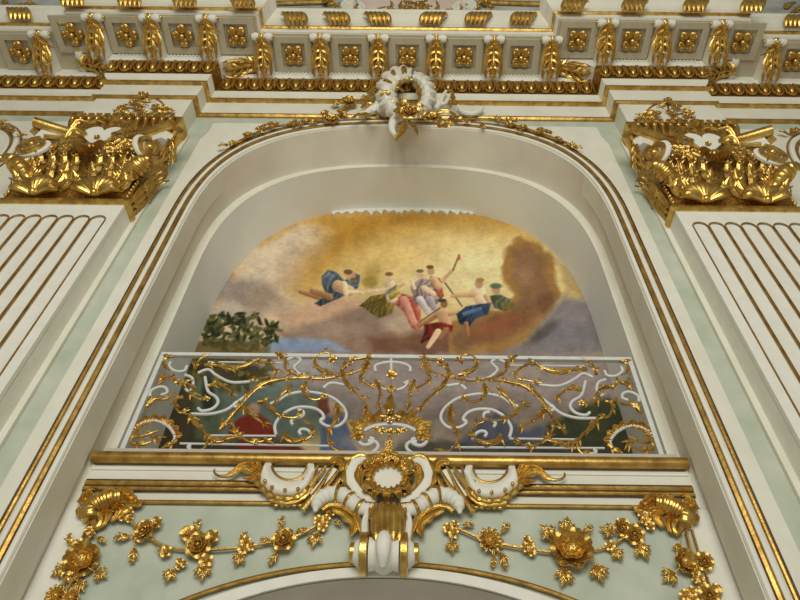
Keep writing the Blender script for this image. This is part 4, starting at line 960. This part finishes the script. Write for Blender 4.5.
# ------------------------------------------------------------------ flower swags and corner horns on the parapet
SY = PF-.02
def garland(name, label, stems, blooms, w=.014):
    p = stems[0][len(stems[0])//2]; r = thing(name, label, 'garland', at(*p, SY))
    for s_ in stems: MB().tube(smooth(pts(s_, SY-.03), 24), w, 6).build('stem', GOLD, r)
    for b in blooms: bloom(b[0], r, b[1], b[2], SY, b[3], b[4] if len(b) > 4 else None, h=.03)
garland('flower_swag', 'gilt flower swag on green wall, left of the parapet cartouche', [[(105, 508), (127, 518), (148, 537), (172, 548), (200, 550), (226, 549), (250, 546), (284, 540), (304, 533), (322, 522)]],
        [('cluster', 127, 516, 9), ('rose', 145, 532, 12), ('small', 156, 524, 8), ('leaf1', 130, 536, 14, -1.4), ('leaf1', 134, 548, 14, .2), ('small', 166, 552, 7), ('leaf1', 158, 550, 10, 1), ('rose', 199, 546, 14), ('small', 188, 534, 9), ('small', 212, 538, 9), ('small', 206, 561, 8), ('cluster', 181, 564, 7), ('leaf3', 173, 570, 13, -.3), ('leaf3', 204, 566, 15, .1), ('leaf1', 196, 532, 12, 3.1),
         ('cluster', 246, 546, 10), ('leaf3', 242, 555, 12, -.4), ('leaf1', 240, 540, 9, 2.6), ('rose', 284, 541, 13), ('leaf1', 281, 528, 11, 3.1), ('leaf1', 296, 533, 10, 2), ('leaf1', 277, 552, 13, -.4), ('leaf1', 270, 540, 9, -1.6), ('cluster', 322, 523, 10), ('small', 330, 513, 6), ('leaf3', 317, 534, 14, -.2), ('leaf1', 334, 521, 8, 1)])
garland('flower_swag', 'gilt flower swag on green wall, right of the parapet cartouche', [[(452, 526), (470, 534), (490, 542), (529, 549), (552, 552), (590, 550), (610, 546), (627, 535), (646, 517), (668, 508)]],
        [('cluster', 452, 530, 10), ('leaf1', 463, 525, 10, 1.6), ('leaf3', 452, 542, 12, 0), ('daisy', 490, 541, 14), ('leaf1', 500, 553, 15, .3), ('leaf1', 502, 532, 11, 2.4), ('leaf1', 494, 556, 11, -.2), ('cluster', 529, 549, 9), ('small', 527, 540, 5), ('peony', 572, 550, 20), ('leaf3', 553, 538, 16, -2.4), ('leaf3', 566, 532, 15, 2.9), ('leaf3', 566, 570, 17, -.4), ('leaf3', 596, 566, 17, .2), ('leaf1', 584, 536, 13, 2.4), ('small', 610, 546, 6), ('leaf3', 614, 550, 12, .5), ('rose', 622, 528, 10), ('rose', 634, 535, 11), ('leaf3', 613, 533, 13, -2), ('leaf3', 638, 545, 16, .4), ('cluster', 645, 518, 9), ('small', 650, 526, 6)])
garland('flower_drop', 'gilt flower drop hanging down the left end of the parapet', [[(92, 516), (84, 534), (72, 562), (58, 600), (50, 620)], [(97, 516), (88, 540), (76, 570), (64, 600), (56, 622)]],
        [('cluster', 92, 531, 8), ('leaf1', 97, 538, 10, 1.2), ('peony', 82, 560, 16), ('small', 79, 546, 8), ('leaf1', 72, 545, 12, -2.6), ('leaf3', 66, 568, 14, -1), ('leaf3', 96, 572, 13, 1.2), ('cluster', 75, 576, 8), ('leaf3', 78, 582, 12, .8), ('daisy', 56, 596, 11), ('daisy', 71, 598, 10), ('small', 50, 612, 9)])
garland('flower_drop', 'gilt flower drop hanging down the right end of the parapet', [[(686, 530), (690, 548), (697, 574), (706, 604), (712, 620)], [(692, 530), (698, 550), (708, 580), (716, 604), (722, 622)]],
        [('leaf3', 680, 545, 11, -.5), ('peony', 685, 562, 12), ('rose', 704, 562, 10), ('cluster', 697, 577, 8), ('leaf3', 674, 573, 15, -1), ('cluster', 690, 597, 11), ('rose', 709, 596, 11), ('small', 702, 586, 6), ('small', 716, 590, 7), ('leaf1', 684, 606, 12, -.5)])
def corner(sg, sd):
    q = lambda l: pts(l, SY-.05) if sg < 0 else flip(pts(l, SY-.05))
    r = thing('corner_horn', 'ribbed gilt horn ornament in the top %s corner of the green parapet' % sd, 'horn ornament', q([(100, 508)])[0])
    S = smooth(q([(122, 496), (112, 498), (100, 503), (91, 510), (91, 519)]), 40)
    MB().tube(S, [(.04+.055*math.sin(PI*(.12+.75*i/39)))*(1+.14*(i % 6 < 3)) for i in range(40)], 12).build('horn', GOLD, r)
    MB().tube(smooth(q([(84, 515), (92, 512), (101, 517), (98, 527), (93, 522)]), 16), .03, 8).build('horn_lip', GOLD, r)
    for l, w in (([(122, 497), (130, 501), (138, 504), (144, 500)], .07), ([(100, 508), (106, 514), (103, 524), (97, 527)], .06), ([(90, 503), (84, 499), (86, 490)], .06), ([(112, 500), (124, 496), (134, 503), (140, 501)], .08), ([(112, 503), (120, 510), (113, 519), (109, 518)], .06), ([(95, 500), (88, 496), (91, 488), (95, 490)], .05), ([(108, 497), (110, 490), (115, 488)], .045), ([(88, 510), (80, 512), (78, 507)], .05), ([(120, 498), (127, 492), (122, 488)], .05)):
        MB().blade(q(l), w, th=.016, rise=.7).build('gilt_leaf', GOLD, r)
corner(-1, 'left'); corner(1, 'right')
# small boss under the lower arch
bo = thing('vault_boss', 'small grey boss under the lower arch at the bottom edge', 'boss', at(383, 596, PF+.6))
p = at(383, 596, PF+.6); b = MB(); b.lathe([(.12, .05), (.08, .06), (.06, .085), (.0, .09), (-.05, .06), (-.06, 0)], p, 'z', 18); b.build('boss_cap', WHITE, bo)
b = MB(); b.lathe([(.5, .02), (.1, .02)], p, 'z', 10); b.build('boss_stem', WHITE, bo)

# ------------------------------------------------------------------ rocaille crown of the arch and its garlands
CY = 4.78
cw = thing('arch_cartouche', 'white ring-shaped rocaille cartouche with gilt lobes at the top of the arch', 'cartouche', at(408, 100, CY))
RCX, RCY = 408, 95
def crescent(a0, a1, ri, wid, ribs, name):
    g = []; n = ribs*6; mid = []
    for i in range(n+1):
        t = i/n; a = a0+(a1-a0)*t; rb = math.cos(2*PI*ribs*t); wd_ = wid*(.55+.45*math.sin(PI*t))
        row = []
        for j in range(8):
            u = j/7; rr = ri+wd_*u*(1+.10*rb*u); h = .05+.16*math.sin(PI*(.08+.84*u))*(1+.28*rb*(.3+u))
            row.append(at(RCX+rr*math.cos(a), RCY-rr*1.08*math.sin(a), CY-h))
        g.append(row); mid.append((row, rb))
    b = MB(); b.sheet(g, .05 if a1 > a0 else -.05); b.build(name, WHITE, cw)
    for j in (0, 7): MB().tube([r_[j]+Vector((0, -.05, 0)) for r_, _ in mid], .022, 6).build('gilt_edge', GOLDR, cw)
    return g
G1 = crescent(1.40, 4.25, 13.5, 16, 8, 'rocaille_crescent'); G2 = crescent(1.30, -1.2, 14.5, 10.5, 8, 'rocaille_crescent')
for k in range(5):
    row = G1[6+k*8]; MB().tube([row[1], row[3]+Vector((0, -.05, 0)), row[5]+Vector((0, -.05, 0)), row[6]], [.02, .05, .055, .02], 8).build('gilt_lobe', GOLD, cw)
for k in range(7):
    row = G2[3+k*6]; MB().tube([row[4], row[6]+Vector((0, -.03, 0)), row[7]], [.012, .026, .014], 6).build('gilt_lobe', GOLDR, cw)
for l, w in (([(425, 80), (424, 95), (420, 108)], .10), ([(414, 84), (420, 92), (420, 104)], .08), ([(398, 86), (404, 80), (414, 80), (420, 84)], .09), ([(404, 92), (398, 88), (394, 94)], .05)):
    MB().blade(pts(l, CY-.17), w, th=.015, rise=.5).build('inner_gilt_leaf', GOLD, cw)
for k, px, py, s_ in (('small', 403, 106, 7), ('rose', 410, 113, 8), ('small', 401, 114, 7), ('small', 418, 109, 6), ('rose', 432, 120, 8), ('small', 441, 126, 6), ('leaf3', 444, 124, 9), ('small', 426, 117, 5)): bloom(k, cw, px, py, CY-.2, s_*1.3)
MB().tube(smooth(pts([(399, 116), (393, 122), (392, 130), (396, 136)], CY-.1), 14), [.09-.05*i/13 for i in range(14)], 10).build('white_tongue', WHITE, cw)
MB().leaf(pts([(405, 120), (402, 130), (396, 140)], CY-.16), .11, lobes=6, th=.02, rise=.5).build('gilt_tongue', GOLD, cw)
MB().blade(pts([(408, 120), (414, 126), (418, 135)], CY-.14), .05, th=.015).build('gilt_leaf', GOLD, cw)
for l, r_ in (([(386, 112), (376, 108), (368, 112), (360, 116)], .10), ([(384, 95), (378, 104), (372, 112)], .10), ([(434, 110), (440, 103), (443, 96), (446, 91)], .065), ([(437, 102), (444, 104), (449, 97), (451, 93)], .045)):
    MB().tube(smooth(pts(l, CY), 16), [r_*(1-.6*i/15) for i in range(16)], 10).build('white_scroll', WHITE, cw)
for l, w in (([(352, 118), (362, 113), (374, 118), (382, 112)], .06), ([(368, 94), (376, 88), (384, 90)], .08), ([(362, 104), (370, 96), (378, 92)], .07), ([(362, 108), (368, 104), (374, 104)], .08), ([(428, 116), (438, 112), (450, 112), (458, 118)], .07), ([(452, 90), (453, 100), (450, 108)], .05)):
    MB().blade(pts(l, CY-.06), w, th=.016, rise=.6).build('gilt_leaf', GOLD, cw)
def arch_garland(label, stem, bl):
    Y = 4.9; r = thing('arch_garland', label, 'garland', at(*stem[2], Y))
    MB().tube(smooth(pts(stem, Y), 20), .022, 6).build('stem', GOLD, r)
    for b in bl: bloom(b[0], r, b[1], b[2], Y, b[3], b[4] if len(b) > 4 else None, h=.03)
arch_garland('gilt flower garland climbing the left shoulder of the big arch', [(230, 146), (248, 137), (268, 128), (292, 124), (312, 120), (332, 120), (350, 106)],
             [('leaf3', 236, 143, 9, -1.3), ('leaf1', 228, 145, 9, -1.2), ('small', 248, 136, 6), ('cluster', 262, 129, 7), ('cluster', 273, 126, 7), ('leaf1', 257, 133, 7), ('cluster', 293, 124, 6), ('small', 301, 125, 4), ('leaf1', 310, 120, 8, -1.5), ('leaf1', 318, 121, 9, -1), ('rose', 331, 121, 9), ('small', 325, 114, 5), ('rose', 349, 103, 8.5), ('leaf3', 339, 104, 9, -1.8), ('small', 341, 112, 5), ('leaf1', 345, 116, 8), ('leaf3', 362, 99, 9, 2)])
arch_garland('gilt flower garland descending the right shoulder of the big arch', [(450, 121), (470, 119), (492, 120), (512, 125), (530, 130), (556, 139), (578, 148)],
             [('cluster', 454, 119, 7), ('leaf3', 466, 121, 8), ('leaf1', 481, 124, 9, .2), ('leaf3', 494, 119, 9, 1.6), ('cluster', 511, 123, 8), ('small', 523, 128, 5), ('leaf1', 517, 130, 7, .3), ('cluster', 541, 132, 7), ('small', 548, 133, 5), ('small', 558, 140, 5), ('leaf3', 569, 145, 8, 1.2), ('leaf1', 575, 147, 7, 1.2)])
wc = pts([(458, 106), (463, 112), (472, 114), (480, 111), (483, 107)], 4.85)
tag(MB().tube(smooth(wc, 18), [.03+.02*math.sin(PI*i/17) for i in range(18)], 8).build('white_scroll', WHITE), 'thin white scroll on the wall right of the arch cartouche', 'scroll')
